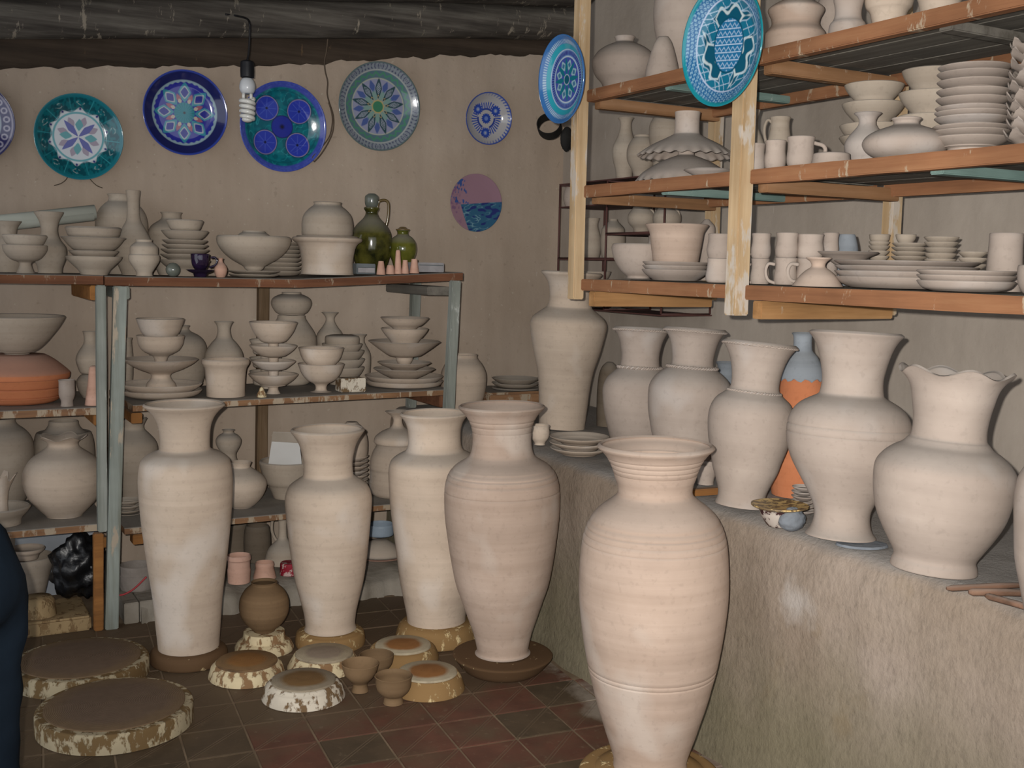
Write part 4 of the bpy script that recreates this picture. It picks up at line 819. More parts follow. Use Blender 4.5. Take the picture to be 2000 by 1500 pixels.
tag(obj('smoothing_stone', mesh('smoothing_stone', V, [tuple(reversed(range(n))), tuple(range(n, 2*n))]+[(k, (k+1) % n, n+(k+1) % n, n+k) for k in range(n)], 'stone', True, 40), None, (c[0], c[1], BZ+.001)), 'flat grey oval tool at the foot of the large banded vase', 'tool')
for i, (x0, y0, x1, y1, r, lb) in enumerate(((1849, 1149, 2040, 1142, .007, 'thin wooden stick at the bench edge, rearmost of three'), (1892, 1156, 2040, 1160, .0085, 'wooden stick with worn tip, middle of three on the bench edge'), (1925, 1163, 2050, 1200, .0075, 'wooden stick slanting forward, front one of three on the bench'))):
    z = BZ+.006+r; a, b = onZ(x0, y0, z), onZ(x1, y1, z)
    tag(obj('wooden_stick', tubem('wooden_stick', [a, a+(b-a)*.05, a+(b-a)*.5+(0, 0, .0015), b], [r*.55, r, r, r*.9], 'wood_stick', 10)), lb, 'stick', 'wooden sticks on the bench')
a, b = onZ(1345, 962, BZ+.012), onZ(1404, 958, BZ+.012)
tag(obj('wood_offcut', barm('wood_offcut', a, b, .03, .022, 'wood_block', .003)), 'short wood offcut on the bench behind the nearest big vase', 'wood')
pot('small_bowl', 'bowl', 'little clay bowl mostly hidden behind the nearest big vase', 1378, '946:16 938:16 925:20 914:24 906:26', B0, 'clay_pale')
# ---------------------------------------------------------------- pots on the hanging rack
RB, RM, RT_ = RZ['b']+.002, RZ['m']+.002, RZ['t']+.002
def G(d, z): return ('X', XF+d, z)
rb = lambda d: G(d, RB)
rm1 = lambda d: G(d, RM); rm = rm1
p = pot('round_bowl', 'bowl', 'ball-shaped open bowl at the left end of the rack lower shelf', 1246, '553:34* 550:32 544:24 540:22 533:31 522:40 508:48 496:52 484:54 477:52', rb(.16), 'clay_pale')
q = plates('plate', 'plate', 'clay plate under the flared planter on the rack lower shelf', 1318, rb(.18), '527:66:24:42 519:65:20:42 512:65:18:42', 'clay_pale')
pot('flared_planter', 'pot', 'flared clay planter standing on three plates, rack lower shelf', 1336, '0:44* 510:45 490:48 470:51 456:53 448:57 442:61 439:62', ('A', 0, q[-1].ax), 'clay_pink', on=q[-1].floor, t=.005)
p = pot('handleless_cup', 'cup', 'bulging clay cup standing just left of the second rack post', 1402, '556:20* 548:24 538:25 525:23 512:22 505:23', rb(.07), 'clay_pale')
pot('handleless_cup', 'cup', 'bulging clay cup balanced on another beside the second rack post', 1402, '0:21* 498:23 488:25 476:23 464:22 457:23', ('A', 0, p.ax), 'clay_pale', on=p.top)
pot('dome_lid', 'lid', 'small dome-shaped pot lid behind the flared planter, right side', 1376, '545:15 480:17 455:17 442:16 434:10 428:4', rb(.48), 'clay_pale', solid=True)
# mugs on the lower shelf, right of the second post
def mug(lab, cx, y0, y1, hw, sup, hside=0, on=None, mat='clay_pale', fw=0, grp='clay mugs on the rack lower shelf', name='mug'):
    h = y0-y1; p = pot(name, 'mug', lab, cx, f'{y0}:{hw*.82}* {y0-h*.12}:{hw*.96} {y0-h*.35}:{hw} {y0-h*.62}:{hw*.9} {y0-h*.82}:{hw*.9} {y1}:{hw*.97}', sup, mat, group=grp, on=on, t=.0035)
    if hside:
        x = cx+hside*hw*.86; e = hside*hw*.78
        handle(p, f'{x},{y0-h*.78} {x+e*.7},{y0-h*.8} {x+e},{y0-h*.55} {x+e*.75},{y0-h*.25} {x-e*.05},{y0-h*.14}', hw*.15, mat, fw)
    return p
p = mug('clay mug, lower one of the pair right behind the second post', 1483, 560, 505, 19, rb(.14), -1)
mug('clay mug, upper one of the pair right behind the second post', 1483, 504, 456, 20, ('A', 0, p.ax), -1, p.top)
p = mug('clay mug with handle left, lower of the second mug pair', 1533, 561, 504, 23, rb(.13), -1)
mug('clay mug without visible handle, upper of the second mug pair', 1533, 503, 455, 23, ('A', 0, p.ax), 0, p.top)
p = mug('clay mug half hidden behind the upturned footed bowl', 1578, 560, 505, 27, rb(.19), -1, fw=.03)
mug('large clay mug standing above the upturned footed bowl', 1579, 503, 458, 28, ('A', 0, p.ax), -1, p.top)
p = mug('clay mug, lower of the pair at the left edge of the big plates', 1618, 555, 503, 17, rb(.30))
mug('clay mug, upper of the pair at the left edge of the big plates', 1618, 502, 455, 17, ('A', 0, p.ax), 0, p.top)
pot('small_jar', 'jar', 'bluish clay jar right of the mugs on the rack lower shelf', 1650, '545:22 510:24 485:23 468:19 458:16', rb(.42), 'bluegrey')
pot('footed_bowl', 'bowl', 'footed bowl turned upside down in front of the mugs', 1596, '566:51* 562:50 550:44 538:35 528:24 522:15 516:14 510:18 505:25 503:25*', rb(.09), 'clay_pink', solid=True, spin=.4)
q = plates('large_plate', 'plate', 'wide clay plate in the stack right of the upturned footed bowl', 1766, rb(.27), '542:141:30:104 531:142:26:104 521:142:20:104 511:144:18:104', 'clay_pale', t=.005)
pot('plate', 'plate', 'smaller clay plate lying on the left of the wide plates', 1680, '0:40 503:46 497:60 493:66', ('X', q[-1].ax[0]-.0, 0), 'clay_pale', on=q[-1].floor+.001)
q = plates('large_plate', 'plate', 'broad clay plate in the stack at the right rack end', 1884, rb(.13), '549:98:33:64 538:99:26:64 529:100:22:64', 'clay_pale', t=.005)
pot('tall_cup', 'cup', 'tall straight clay beaker behind the plates, right rack end', 1959, '560:36 527:36 505:35 480:34 456:34', rb(.36), 'clay_pale', t=.004)
pot('bowl', 'bowl', 'clay bowl at the right rack end cut by the photo edge', 2035, '586:24 575:38 555:50 530:53 519:52', rb(.14), 'clay_pale')
QS = plates('saucer', 'saucer', 'small clay saucer behind the wide plates, first pile', 1714, rb(.50), '520:20:12:12 510:21:12:12 500:21:12:12 490:21:12:12 480:21:12:12 472:21:12:12', 'clay_dust', t=.003)[-1]
pot('small_cup', 'cup', 'small clay cup standing on the first saucer pile', 1712, '0:15 470:18 463:20 458:21', ('A', 0, QS.ax), 'clay_dust', on=QS.floor)
q = plates('saucer', 'saucer', 'small clay saucer behind the wide plates, second pile', 1773, rb(.50), '528:35:12:20 519:35:12:20 510:36:12:20 501:36:12:20 492:36:12:20 483:36:12:20 475:35:12:20', 'clay_dust', t=.003)
pot('small_cup', 'cup', 'small clay cup standing on the second saucer pile', 1756, '0:15 470:17 463:20 458:21', ('A', 0, q[-1].ax+np.array([.0, .016, 0])), 'clay_dust', on=q[-1].floor)
plates('bowl', 'bowl', 'small clay bowl behind the wide plates, third pile', 1834, rb(.48), '528:30:18:16 517:31:18:16 506:32:18:16 495:32:18:16 484:33:18:16 473:34:18:16 463:35:18:16', 'clay_dust', t=.003)
plates('saucer', 'saucer', 'small clay saucer behind the tall beaker, fourth pile', 1897, rb(.50), '528:28:14:16 516:29:14:16 504:29:14:16 492:29:14:16', 'clay_dust', t=.003)
# middle shelf
p = pot('fluted_shade', 'dish', 'wavy-edged footed dish upside down, lower one beside the second post', 1338, '351:98 342:88 330:72 318:52 309:32 304:18 300:16 294:17*', rm1(.20), 'clay_pale', inv=True, wave=(26, .012, -.003, .80), seg=156, t=.005)
p2 = pot('fluted_shade', 'dish', 'wavy-edged footed dish upside down, upper one with a tall foot', 1340, '0:96 296:86 284:68 273:46 265:30 260:25 245:24 230:24 219:25*', ('A', 0, p.ax), 'clay_pale', on=onP(1340, 306, p.ax)[2], wave=(26, .012, -.003, .80), seg=156, t=.005, inv=True)
pot('small_plate', 'plate', 'small flat plate at the rack edge under the wavy dishes', 1382, '345:28 340:34 335:44 332:48', rm1(.075), 'clay_pale')
o = tag(obj('white_box', boxm('white_box', -.035, .035, -.03, .03, 0, .03, 'whiteblue', .003), None, (2.44, Y1-.07, RM)), 'small pale box at the left end of the rack middle shelf', 'box')
cv = obj('lid', boxm('lid', -.037, .037, -.032, .032, .03, .037, 'white', .002), o)
pot('small_bottle', 'bottle', 'dark flared bottle half behind the second rack post', 1468, '320:22 300:25 285:25 268:18 250:10 232:9 222:11 215:13', rm(.42), 'clay_dust')
p = pot('jug', 'jug', 'clay jug with a long loop handle behind the cups', 1520, '318:20 300:24 285:25 268:22 250:19 238:19 229:21', rm(.46), 'clay_dust')
handle(p, '1508,240 1500,234 1494,245 1493,262 1497,280 1503,290', 3, 'clay_dust')
g = 'clay cups on the rack middle shelf'
pot('cup', 'cup', 'clay cup, left of three on the rack middle shelf', 1475, '332:16* 326:19 315:19 298:17 284:18 281:18', rm(.09), 'clay_pale', group=g, t=.004)
pot('cup', 'cup', 'clay cup, middle of three on the rack middle shelf', 1513, '330:18* 322:21 310:22 297:20 282:20 275:21', rm(.075), 'clay_pale', group=g, t=.004)
p = pot('cup', 'cup', 'clay cup with an ear handle, right of three cups', 1562, '328:22* 320:26 308:27 294:26 280:26 268:28', rm(.08), 'clay_pale', group=g, t=.004)
handle(p, '1586,278 1597,281 1607,284 1612,291 1611,298', 4.2, 'clay_pale')
pot('low_bowl', 'bowl', 'low bowl upside down beside the handled cup', 1623, '323:41* 316:39 308:37 301:36 299:30*', rm(.10), 'clay_pale', solid=True)
pot('flared_bottle', 'bottle', 'pear-shaped bottle with trumpet mouth before the bowl stack', 1690, '318:30* 313:33 303:39 292:43 280:43 268:37 256:27 246:19 238:17 230:19 224:25 221:28', rm(.27), 'clay_pale')
pot('squat_jar', 'jar', 'wide flattened jar with a short collar on the rack', 1766, '315:46* 310:54 300:74 288:84 277:85 266:77 256:60 249:40 244:27 238:25 234:29 231:30', rm(.13), 'clay_pale')
q = plates('bowl', 'bowl', 'wide clay bowl behind the pear-shaped bottle, left pile', 1700, rm(.42), '268:64:36:34 245:64:44:34 203:62:42:34 166:59:34:38', 'clay_dust', t=.006)
q = plates('bowl', 'bowl', 'deep clay bowl behind the flattened jar, right pile', 1814, rm(.39), '228:66:60:36 182:66:46:38 138:62:44:38', 'clay_dust', t=.006)
plates('plate', 'plate', 'clay plate in the tall stack at the right of the rack', 1893, rm(.22), '270:78:26:42 257:77:20:42 248:76:20:42 231:74:20:42 220:74:20:42 211:73:20:42 194:73:20:42 178:73:20:42 160:73:20:42 144:74:20:42 131:73:18:42', 'clay_pale', t=.004)
rs = random.Random(4)
for i, y in enumerate((262, 242, 224, 205, 186, 166, 146, 124, 102, 84)):
    if i == 0: w0 = pot('wavy_bowl', 'bowl', 'wavy-edged bowl in the jumbled pile at the right rack edge, lowest', 2022, '292:30 282:40 270:58 262:64', rm(.22), 'clay_pale', group='wavy bowls at the right rack edge', wave=(8, .06, .012, .4), t=.005); wp = w0
    else:
        wp = pot('wavy_bowl', 'bowl', f'wavy-edged bowl in the jumbled pile at the right rack edge, {["", "second", "third", "fourth", "fifth", "sixth", "seventh", "eighth", "ninth", "tenth"][i]} from below', 2022, f'0:30 {y+20}:38 {y+8}:56 {y}:62', ('A', 0, w0.ax), 'clay_pale', group='wavy bowls at the right rack edge', on=onP(2022, y+26, w0.ax)[2], wave=(8, .06, .012, .4), t=.004)
        wp.o.rotation_euler = (rs.uniform(-.06, .06), rs.uniform(-.06, .06), rs.uniform(0, 6))
# top shelf
rt1 = lambda d: G(d, RT_)
pot('round_jar', 'jar', 'round short-necked jar at the left end of the rack top shelf', 1217, '178:34 165:42 148:56 130:62 118:62 104:54 94:42 87:28 83:19 78:18 72:21', rt1(.20), 'clay_pale')
pot('large_jar', 'jar', 'large jar behind the big hanging turquoise plate', 1340, '155:34 135:40 100:54 60:65 20:69 -20:64 -50:48 -65:36 -85:40', rt1(.28), 'clay_pale')
pot('bowl', 'bowl', 'small bowl upside down beside the large rack jar', 1293, '152:34 135:32 110:26 85:18 72:10', rt1(.10), 'clay_pale', solid=True)
pot('waisted_pot', 'pot', 'waisted clay pot on the top shelf right of the turquoise plate', 1552, '84:60* 72:60 64:58 54:50 46:47 36:49 24:55 17:54 8:42 2:30 -4:27 -14:30', rt1(.13), 'clay_pink')
pot('waisted_vase', 'vase', 'narrow-waisted vase with spread foot on the rack top shelf', 1655, '57:38* 50:36 40:29 28:26 15:27 2:30 -15:31 -40:26', rt1(.12), 'clay_pale')
p = pot('round_pot', 'pot', 'pot lying behind the narrow-waisted vase, rack top shelf', 1620, '60:24 40:28 20:29 8:27 -10:20', rt1(.34), 'clay_pale')
pot('round_jar', 'jar', 'rounded grey jar on the top shelf, second from the right', 1735, '34:26* 28:36 16:45 0:49 -20:47 -50:36', rt1(.20), 'clay')
pot('round_jar', 'jar', 'rounded jar on the top shelf cut by the upper photo edge', 1835, '12:32* 4:42 -15:52 -40:54 -80:44', rt1(.20), 'clay')
# wire rack in the corner with its pots
XA, XC = 2.90, 3.17
y1, y2, y3 = [onX(px_, 450, XA)[1] for px_ in (1092, 1184, 1297)]
zz = lambda px_, y: onX(px_, y, XA)[2]
zt2 = zz(1184, 349)
za, zb, zc, zd, ze = zz(1092, 403), zz(1184, 456), zz(1092, 504), zz(1184, 605), zz(1092, 361)
wr = empty('wire_shelf', (XA, y2, zd), 'thin dark red wire shelf hung in the wall corner behind the rack', 'shelf')
def wire(p, r=.005, name='wire', mat='wire_red', root=wr):
    me = tubem(name, p, r, mat, 6); me.transform(Matrix.Translation(-Vector(root.location))); return obj(name, me, root)
for y, z0, z1 in ((y1, zd, zt2-.01), (y2, zd, zt2-.01), (y3, zd, zt2-.01)):
    wire([(XA, y, z0), (XA, y, z1)]); wire([(XC, y, z0), (XC, y, z1)]); wire([(XA, y, z1), (XC, y, z1)], .004); wire([(XA, y, z0), (XC, y, z0)], .004)
wire([(XA, y2, zb), (XA, y3, zb)], .0045); wire([(XA, y1, zc), (XA, y3, zc)], .0045)
for z in (za, zb, zc, zd, zt2):
    me = boxm('shelf_panel', XA-.004, XC+.01, y3-.005-(.1 if z == zt2 else 0), (y2 if z == zb else y1)+.005, z-.009, z-.003, 'wire_red', .001); me.transform(Matrix.Translation(-Vector(wr.location))); obj('shelf_panel', me, wr)
w_ = lambda z: ('X', 3.03, z)
pot('flared_vase', 'vase', 'grey vase on the corner wire shelf behind the left rack post', 1155, '503:15 490:18 470:18 452:14 440:11 430:13 426:15', w_(zc+.001), 'clay_dust')
pot('lidded_jar', 'jar', 'round grey jar with a small knob on the corner wire shelf', 1196, '503:20 485:24 465:25 452:23 446:22 440:17 432:9 428:8', w_(zc+.001), 'clay_dust', solid=True)
for i, c in enumerate((1253, 1302)):
    p = pot('pitcher', 'jug', f'small round pitcher on the corner wire shelf, {["left", "right"][i]} of two', c, '452:15* 446:17 438:25 430:28 419:27 409:20 404:18', w_(zb+.001), 'clay_dust', group='pitchers on the corner wire shelf')
    handle(p, f'{c+9},413 {c+18},411 {c+22},421 {c+18},436', 3, 'clay_dust', .03)
pot('white_jar', 'jar', 'pale jar on the upper corner wire shelf left of the rack post', 1118, '403:14 390:18 375:17 362:12', ('X', 3.0, za+.001), 'clay_pale')
pot('small_dish', 'dish', 'small dish on the lowest corner wire shelf under the rack', 1175, '606:14 598:20 590:22', ('X', 3.0, zd+.001), 'clay_dust')
pot('small_dish', 'dish', 'spool-shaped dish on the lowest corner wire shelf, right one', 1206, '606:17 598:10 590:16', ('X', 3.0, zd+.001), 'clay_dust')
# ---------------------------------------------------------------- painted plates
U8 = lambda c: np.array(lin(c))
def blend(C_, mask, c):
    m_ = np.clip(mask, 0, 1)[..., None]; return C_*(1-m_)+U8(c)*m_
def sm(d, w): return np.clip(.5-d/w, 0, 1)          # 1 inside (d<0)
def ringm(r, a, w, s=.008): return sm(np.abs(r-a)-w, s)
def petals(x, y, n, r0, L_, W_, off=0):
    """signed-ish distance to the nearest of n pointed petals centred at radius r0"""
    t = np.arctan2(y, x)-off; k = np.round(t/(2*pi/n))*(2*pi/n); r = np.hypot(x, y); u = r*np.cos(t-k)-r0; v = r*np.sin(t-k)
    return np.sqrt((u/L_)**2)+np.sqrt((v/W_)**2+1e-6)**1.4-1, u, v
def noise2(x, y, f, seed):
    q = np.random.RandomState(seed); out = 0
    for i in range(10):
        a, b, c = q.normal(size=2)*f, q.uniform(0, 6.28), 1; out = out+np.sin(a[0]*x+a[1]*y+b)
    return out/4
def pat_teal(x, y, r, t):
    C_ = np.ones(x.shape+(3,))*U8('0f4b57'); n = 10; s_ = np.abs(np.sin(n/2*(t-.3)))
    C_ = blend(C_, sm(-noise2(x, y, 34, 1)-.05, .3)*.6, '14727b')
    C_ = blend(C_, sm(r-(.585+.10*s_**3), .02), 'b4bcc0'); C_ = blend(C_, sm(petals(x, y, n, .655, .035, .028, .3+pi/n)[0], .5), '2a2a70')
    d_, u, v = petals(x, y, n, .80, .06, .10, .3+pi/n); C_ = blend(C_, sm(np.abs(d_+.1)-.12, .25)*sm(-noise2(x, y, 60, 2), .4), '9fb6b4')
    C_ = blend(C_, sm(np.abs(np.sin(n/2*(t-.3)))-.05, .05)*sm(.58-r, .02), '2f8f9a')
    C_ = blend(C_, sm(.915-r, .03), '1a6f7c'); C_ = blend(C_, sm(r-.58, .015), '2a8791'); C_ = blend(C_, sm(r-.535, .015), 'b7bcc2')
    C_ = blend(C_, sm(petals(x, y, 8, .36, .13, .085, .2)[0], .15), '87798a'); C_ = blend(C_, sm(petals(x, y, 8, .36, .13, .085, .2+pi/8)[0]+.2, .2), 'b7bcc2')
    C_ = blend(C_, sm(petals(x, y, 4, .28, .20, .12, .45+pi/4)[0]+.3, .12), '27858d'); return blend(C_, sm(petals(x, y, 4, .25, .26, .085, .45)[0]+.1, .1), '262f8c')
def pat_blue(x, y, r, t):
    C_ = np.ones(x.shape+(3,))*U8('1d2358'); C_ = blend(C_, sm(.955-r, .02), '2c3f95'); C_ = blend(C_, sm(r-.77, .015), '8aa3ad')
    C_ = blend(C_, sm(r-(.715+.012*np.sin(34*t)), .012), '2a2f92')
    d_ = petals(x, y, 8, .48, .23, .155, pi/2)[0]; C_ = blend(C_, sm(petals(x, y, 8, .36, .11, .06, pi/2+pi/8)[0], .2), '96596a'); C_ = blend(C_, sm(d_, .1), '3b8a9d'); C_ = blend(C_, sm(d_+.33, .1), 'a9b4b6'); C_ = blend(C_, sm(d_+.48, .1), '2b2f8c')
    C_ = blend(C_, sm(petals(x, y, 8, .29, .06, .05, pi/2+pi/8)[0], .2), 'b9ab9c'); C_ = blend(C_, sm(r-.245, .015), '1e7f8e'); C_ = blend(C_, sm(np.abs(np.sin(10*t))-.25, .2)*sm(r-.24, .01)*.7, '0f4f63'); return blend(C_, sm(r-.03, .02), '2a2a33')
def pat_four(x, y, r, t):
    C_ = np.ones(x.shape+(3,))*U8('0f6b78'); C_ = blend(C_, sm(-noise2(x, y, 22, 3), .6)*.6, '0c4a5c'); C_ = blend(C_, sm(np.abs(noise2(x, y, 14, 5))-.05, .1)*.6, '2aa0a8')
    C_ = blend(C_, ringm(r, .80, .012, .02)*.7, '0b4a5a'); C_ = blend(C_, sm(.87-r, .03), '3b49a0'); C_ = blend(C_, sm(.90-r, .02)*sm(-noise2(x, y, 50, 8), .8)*.4, '5568b8')
    for i in range(4):
        a = pi/4+i*pi/2-.02; d_ = np.hypot(x-.53*cos(a), y-.53*sin(a)); tt = np.arctan2(y-.53*sin(a), x-.53*cos(a))
        C_ = blend(C_, sm(d_-.285, .015), '142058'); C_ = blend(C_, sm(d_-.27, .01), '8f8aa0'); C_ = blend(C_, sm(d_-.255, .012), '2a3ba6'); C_ = blend(C_, sm(np.abs(np.sin(4*tt)*d_)-.025, .03)*sm(d_-.22, .02)*.5, '5a6fc4'); C_ = blend(C_, sm(d_-.03, .02), '15183c')
    C_ = blend(C_, sm(r-.255, .015), '1a2260'); C_ = blend(C_, sm(r-.235, .015), '233093'); return blend(C_, sm(r-.05, .05), '17183a')
def pat_star(x, y, r, t):
    C_ = np.ones(x.shape+(3,))*U8('848c94'); sc = np.abs(((t/(2*pi)*32) % 1)-.5); C_ = blend(C_, ringm(np.hypot((sc-.25)*.5, r-.91), .055, .012, .02), '35395c'); C_ = blend(C_, sm(.965-r, .015), '5b6a6c')
    C_ = blend(C_, sm(r-.83, .01), 'a5a9a6'); C_ = blend(C_, sm(r-.805, .01), '56707c'); zz_ = np.abs(((t/(2*pi)*26) % 1)-.5); C_ = blend(C_, sm(np.abs(r-.69-zz_*.16)-.025, .02)*.8, '4a8a66'); C_ = blend(C_, sm(r-.645, .01), 'a7ab9c'); C_ = blend(C_, sm(r-.62, .01), '8c8fa8')
    C_ = blend(C_, sm(petals(x, y, 9, .47, .14, .07, pi/2+pi/9)[0], .25), '4a5c92'); C_ = blend(C_, sm(petals(x, y, 9, .24, .13, .10, pi/2+pi/9)[0], .4)*.7, '6f9a86')
    d_, u, v = petals(x, y, 9, .41, .23, .085, pi/2); C_ = blend(C_, sm(d_, .1), '2f4a52'); hh = np.abs(np.sin((u+v)*70)*np.sin((u-v)*70)); C_ = blend(C_, sm(d_+.4, .15)*sm(.25-hh, .2), '8e97a4')
    C_ = blend(C_, sm(np.abs(np.abs(petals(x, y, 9, .2, .06, .03, pi/2)[0]))-.2, .2), 'b09a6e'); C_ = blend(C_, sm(r-.15, .01), 'b0a06c'); return blend(C_, sm(r-.125, .012), '3f7a5e')
def pat_small(x, y, r, t):
    C_ = np.ones(x.shape+(3,))*U8('a9a7a8'); C_ = blend(C_, sm(.955-r, .03), '39509c'); C_ = blend(C_, sm(np.abs(((t/(2*pi)*46+r*3) % 1)-.5)-.2, .1)*sm(.87-r, .02)*np.clip(.4+x, 0, 1), '39509c')
    fl_ = .62+.07*np.sin(24*t); C_ = blend(C_, sm(np.abs(r-.50)-.13-.03*np.sin(30*t), .03)*sm(np.abs(np.sin(18*t+r*3))-.7, .3), '2c479c')
    C_ = blend(C_, sm(np.abs(r-.36)-.035, .02)*sm(np.cos(3*(t+pi/2))-.3, .2), '2a3f8c')
    for a, rr_ in ((pi*.78, .5), (pi*.22, .5), (-pi/2, .55)):
        d_ = np.hypot(x-rr_*cos(a), y-rr_*sin(a)); tt = np.arctan2(y-rr_*sin(a), x-rr_*cos(a)); C_ = blend(C_, sm(d_-.19-.025*np.sin(12*tt), .02), '2c479c'); C_ = blend(C_, sm(d_-.08, .02), '6a80bb'); C_ = blend(C_, sm(d_-.035, .02), 'a9a7a8')
    C_ = blend(C_, sm(r-.27, .02), 'a9a7a8'); C_ = blend(C_, sm(r-.19-.02*np.sin(14*t), .02), '2c479c'); return blend(C_, sm(r-.08, .03), '6a80bb')
def pat_pink(x, y, r, t):
    C_ = np.ones(x.shape+(3,))*U8('92727f'); f = noise2(x, y, 20, 21); lowr = sm(y+.02-.10*x, .02)*sm(-x-.62-.35*y, .02)
    C_ = blend(C_, lowr, '2f5b78'); C_ = blend(C_, lowr*sm(np.abs(f)-.12, .1)*sm(-noise2(x, y, 12, 4), .5), '6a8f9d'); C_ = blend(C_, lowr*sm(f+.55, .2), '26306c')
    C_ = blend(C_, sm(x+.28+.25*y, .05)*sm(-y-.05, .05)*sm(noise2(x, y, 26, 9)+.25, .2), '35508a'); C_ = blend(C_, sm(x+.62, .2)*sm(noise2(x, y, 20, 13)+.5, .3), '7a5b78'); return C_
def pat_hang(x, y, r, t):
    C_ = np.ones(x.shape+(3,))*U8('3567a0'); tk = np.abs(((t/(2*pi)*90) % 1)-.5); C_ = blend(C_, ringm(r, .85, .045, .01)*sm(tk-.25, .15), 'a0b8c8'); C_ = blend(C_, ringm(r, .745, .055, .015), '2a93a4'); C_ = blend(C_, sm(r-.685, .01), 'a8b7c6')
    C_ = blend(C_, sm(r-.665, .01), '5d7fb0'); ch = np.abs(((t/(2*pi)*34) % 1)-.5); C_ = blend(C_, ringm(r, .60, .045, .01)*sm(np.abs(ch-.25)-.17, .1), '2f3080'); C_ = blend(C_, sm(r-.535, .01), 'a8b7c6'); C_ = blend(C_, sm(r-.50, .01), '3f4f9c')
    d_ = petals(x, y, 8, .34, .12, .10, pi/8+pi/2)[0]; C_ = blend(C_, sm(d_, .2), '8fb0ba'); C_ = blend(C_, sm(d_+.5, .2), '3d6d8f'); C_ = blend(C_, sm(petals(x, y, 8, .28, .22, .06, pi/2)[0], .15), '156a7c'); C_ = blend(C_, sm(r-.125, .01), 'a8b7c6'); return blend(C_, sm(r-.105, .01), '115468')
def pat_big(x, y, r, t):
    C_ = np.ones(x.shape+(3,))*U8('235d8c'); dx_ = (x*15) % 1-.5; dy_ = (y*15+np.floor(x*15) % 2*.5) % 1-.5; C_ = blend(C_, sm(np.abs(np.hypot(dx_, dy_)-.25)-.1, .15), '86abc0')
    C_ = blend(C_, sm(.935-r, .02), '19808c'); inn = sm(r-.74, .01); C_ = blend(C_, sm(r-.765, .01), 'a6b4cc'); C_ = blend(C_, inn, '176884')
    h1 = sm(np.abs(np.sin(x*16+y*9))-.10, .08)+sm(np.abs(np.sin(y*20-x*4))-.16, .08); C_ = blend(C_, inn*h1*.9, '9fb8cc')
    for a in (pi/2, pi/2+2*pi/3, pi/2-2*pi/3):
        u = x*cos(a)+y*sin(a)-.44; v = -x*sin(a)+y*cos(a); lf = np.abs(v)/.52+np.abs(u)/.22-1+.12*np.sin(v*18); C_ = blend(C_, inn*sm(lf, .06), '0f5068'); C_ = blend(C_, inn*sm(np.abs(lf+.2+.25*np.sin(v*15+1))-.13, .08), 'b9c6c8'); C_ = blend(C_, inn*sm(np.abs(lf)-.04, .04), '9fb8cc')
    ov = np.hypot(x/.36, y/.44)-1; C_ = blend(C_, sm(ov, .03), '236a96'); C_ = blend(C_, sm(np.abs(ov)-.035, .02), '0d4a62'); zg = np.abs(((x*9) % 1)-.5)*2; row = (y*8) % 1
    C_ = blend(C_, sm(ov+.05, .03)*(sm(np.abs(row-.05)-.09, .06)), 'a9bfd6'); return blend(C_, sm(ov+.05, .03)*sm(np.abs(row-.25-zg*.5)-.10, .08)*.9, '9db8d2')
def pat_rim(x, y, r, t):
    C_ = np.ones(x.shape+(3,))*U8('30305c'); c_ = np.hypot((((t/(2*pi)*24) % 1)-.5)*.22, r-.82); C_ = blend(C_, sm(np.abs(c_-.06)-.018, .015), '9a97a8'); C_ = blend(C_, ringm(r, .94, .02), '8a8698'); return blend(C_, sm(r-.7, .02), '8f9aa8')
def dishm(fn, R, depth, mat, nr=88, nt=264):
    rp = np.linspace(0, 1, nr); prof = depth*(np.clip((rp-.62)/.34, 0, 1)**1.3*.8+.12*rp**2+.08*np.clip((rp-.94)/.06, 0, 1))
    th = np.arange(nt)*2*pi/nt; r2, t2 = np.meshgrid(rp, th, indexing='ij'); x, y = r2*np.cos(t2), r2*np.sin(t2)
    cf = fn(x, y, r2, np.arctan2(y, x)); z = np.repeat(prof[:, None], nt, 1)
    V = np.stack([x*R, y*R, z], -1).reshape(-1, 3)
    bk = [(1.0, -.004), (.96, -.010), (.62, -.010-.0*depth), (.60, -.016), (0.0, -.012)]
    B = []; cb = []; rim = U8('8a8a90') if fn is None else cf[-1].mean(0)
    for q, dz in bk:
        zz_ = (np.interp(q, rp, prof)+dz); B.append(np.stack([np.cos(th)*R*q, np.sin(th)*R*q, np.full(nt, zz_)], -1)); cb.append(np.tile(rim, (nt, 1)))
    V = np.concatenate([V]+B); Cc = np.concatenate([cf.reshape(-1, 3)]+cb); tot = nr+len(bk)
    i, k = np.meshgrid(np.arange(tot-1), np.arange(nt), indexing='ij'); k2 = (k+1) % nt
    Q = np.stack([i*nt+k, (i+1)*nt+k, (i+1)*nt+k2, i*nt+k2], -1).reshape(-1, 4)
    me = bpy.data.meshes.new('plate'); me.vertices.add(len(V)); me.vertices.foreach_set('co', V.astype(np.float32).ravel()); me.loops.add(Q.size); me.loops.foreach_set('vertex_index', Q.ravel().astype(np.int32))
    me.polygons.add(len(Q)); me.polygons.foreach_set('loop_start', np.arange(0, Q.size, 4, dtype=np.int32)); me.polygons.foreach_set('use_smooth', np.ones(len(Q), bool)); me.update(calc_edges=True); me.validate()
    at = me.color_attributes.new('paint', 'FLOAT_COLOR', 'POINT'); at.data.foreach_set('color', np.concatenate([Cc, np.ones((len(Cc), 1))], 1).astype(np.float32).ravel())
    me.materials.append(M[mat]); return me
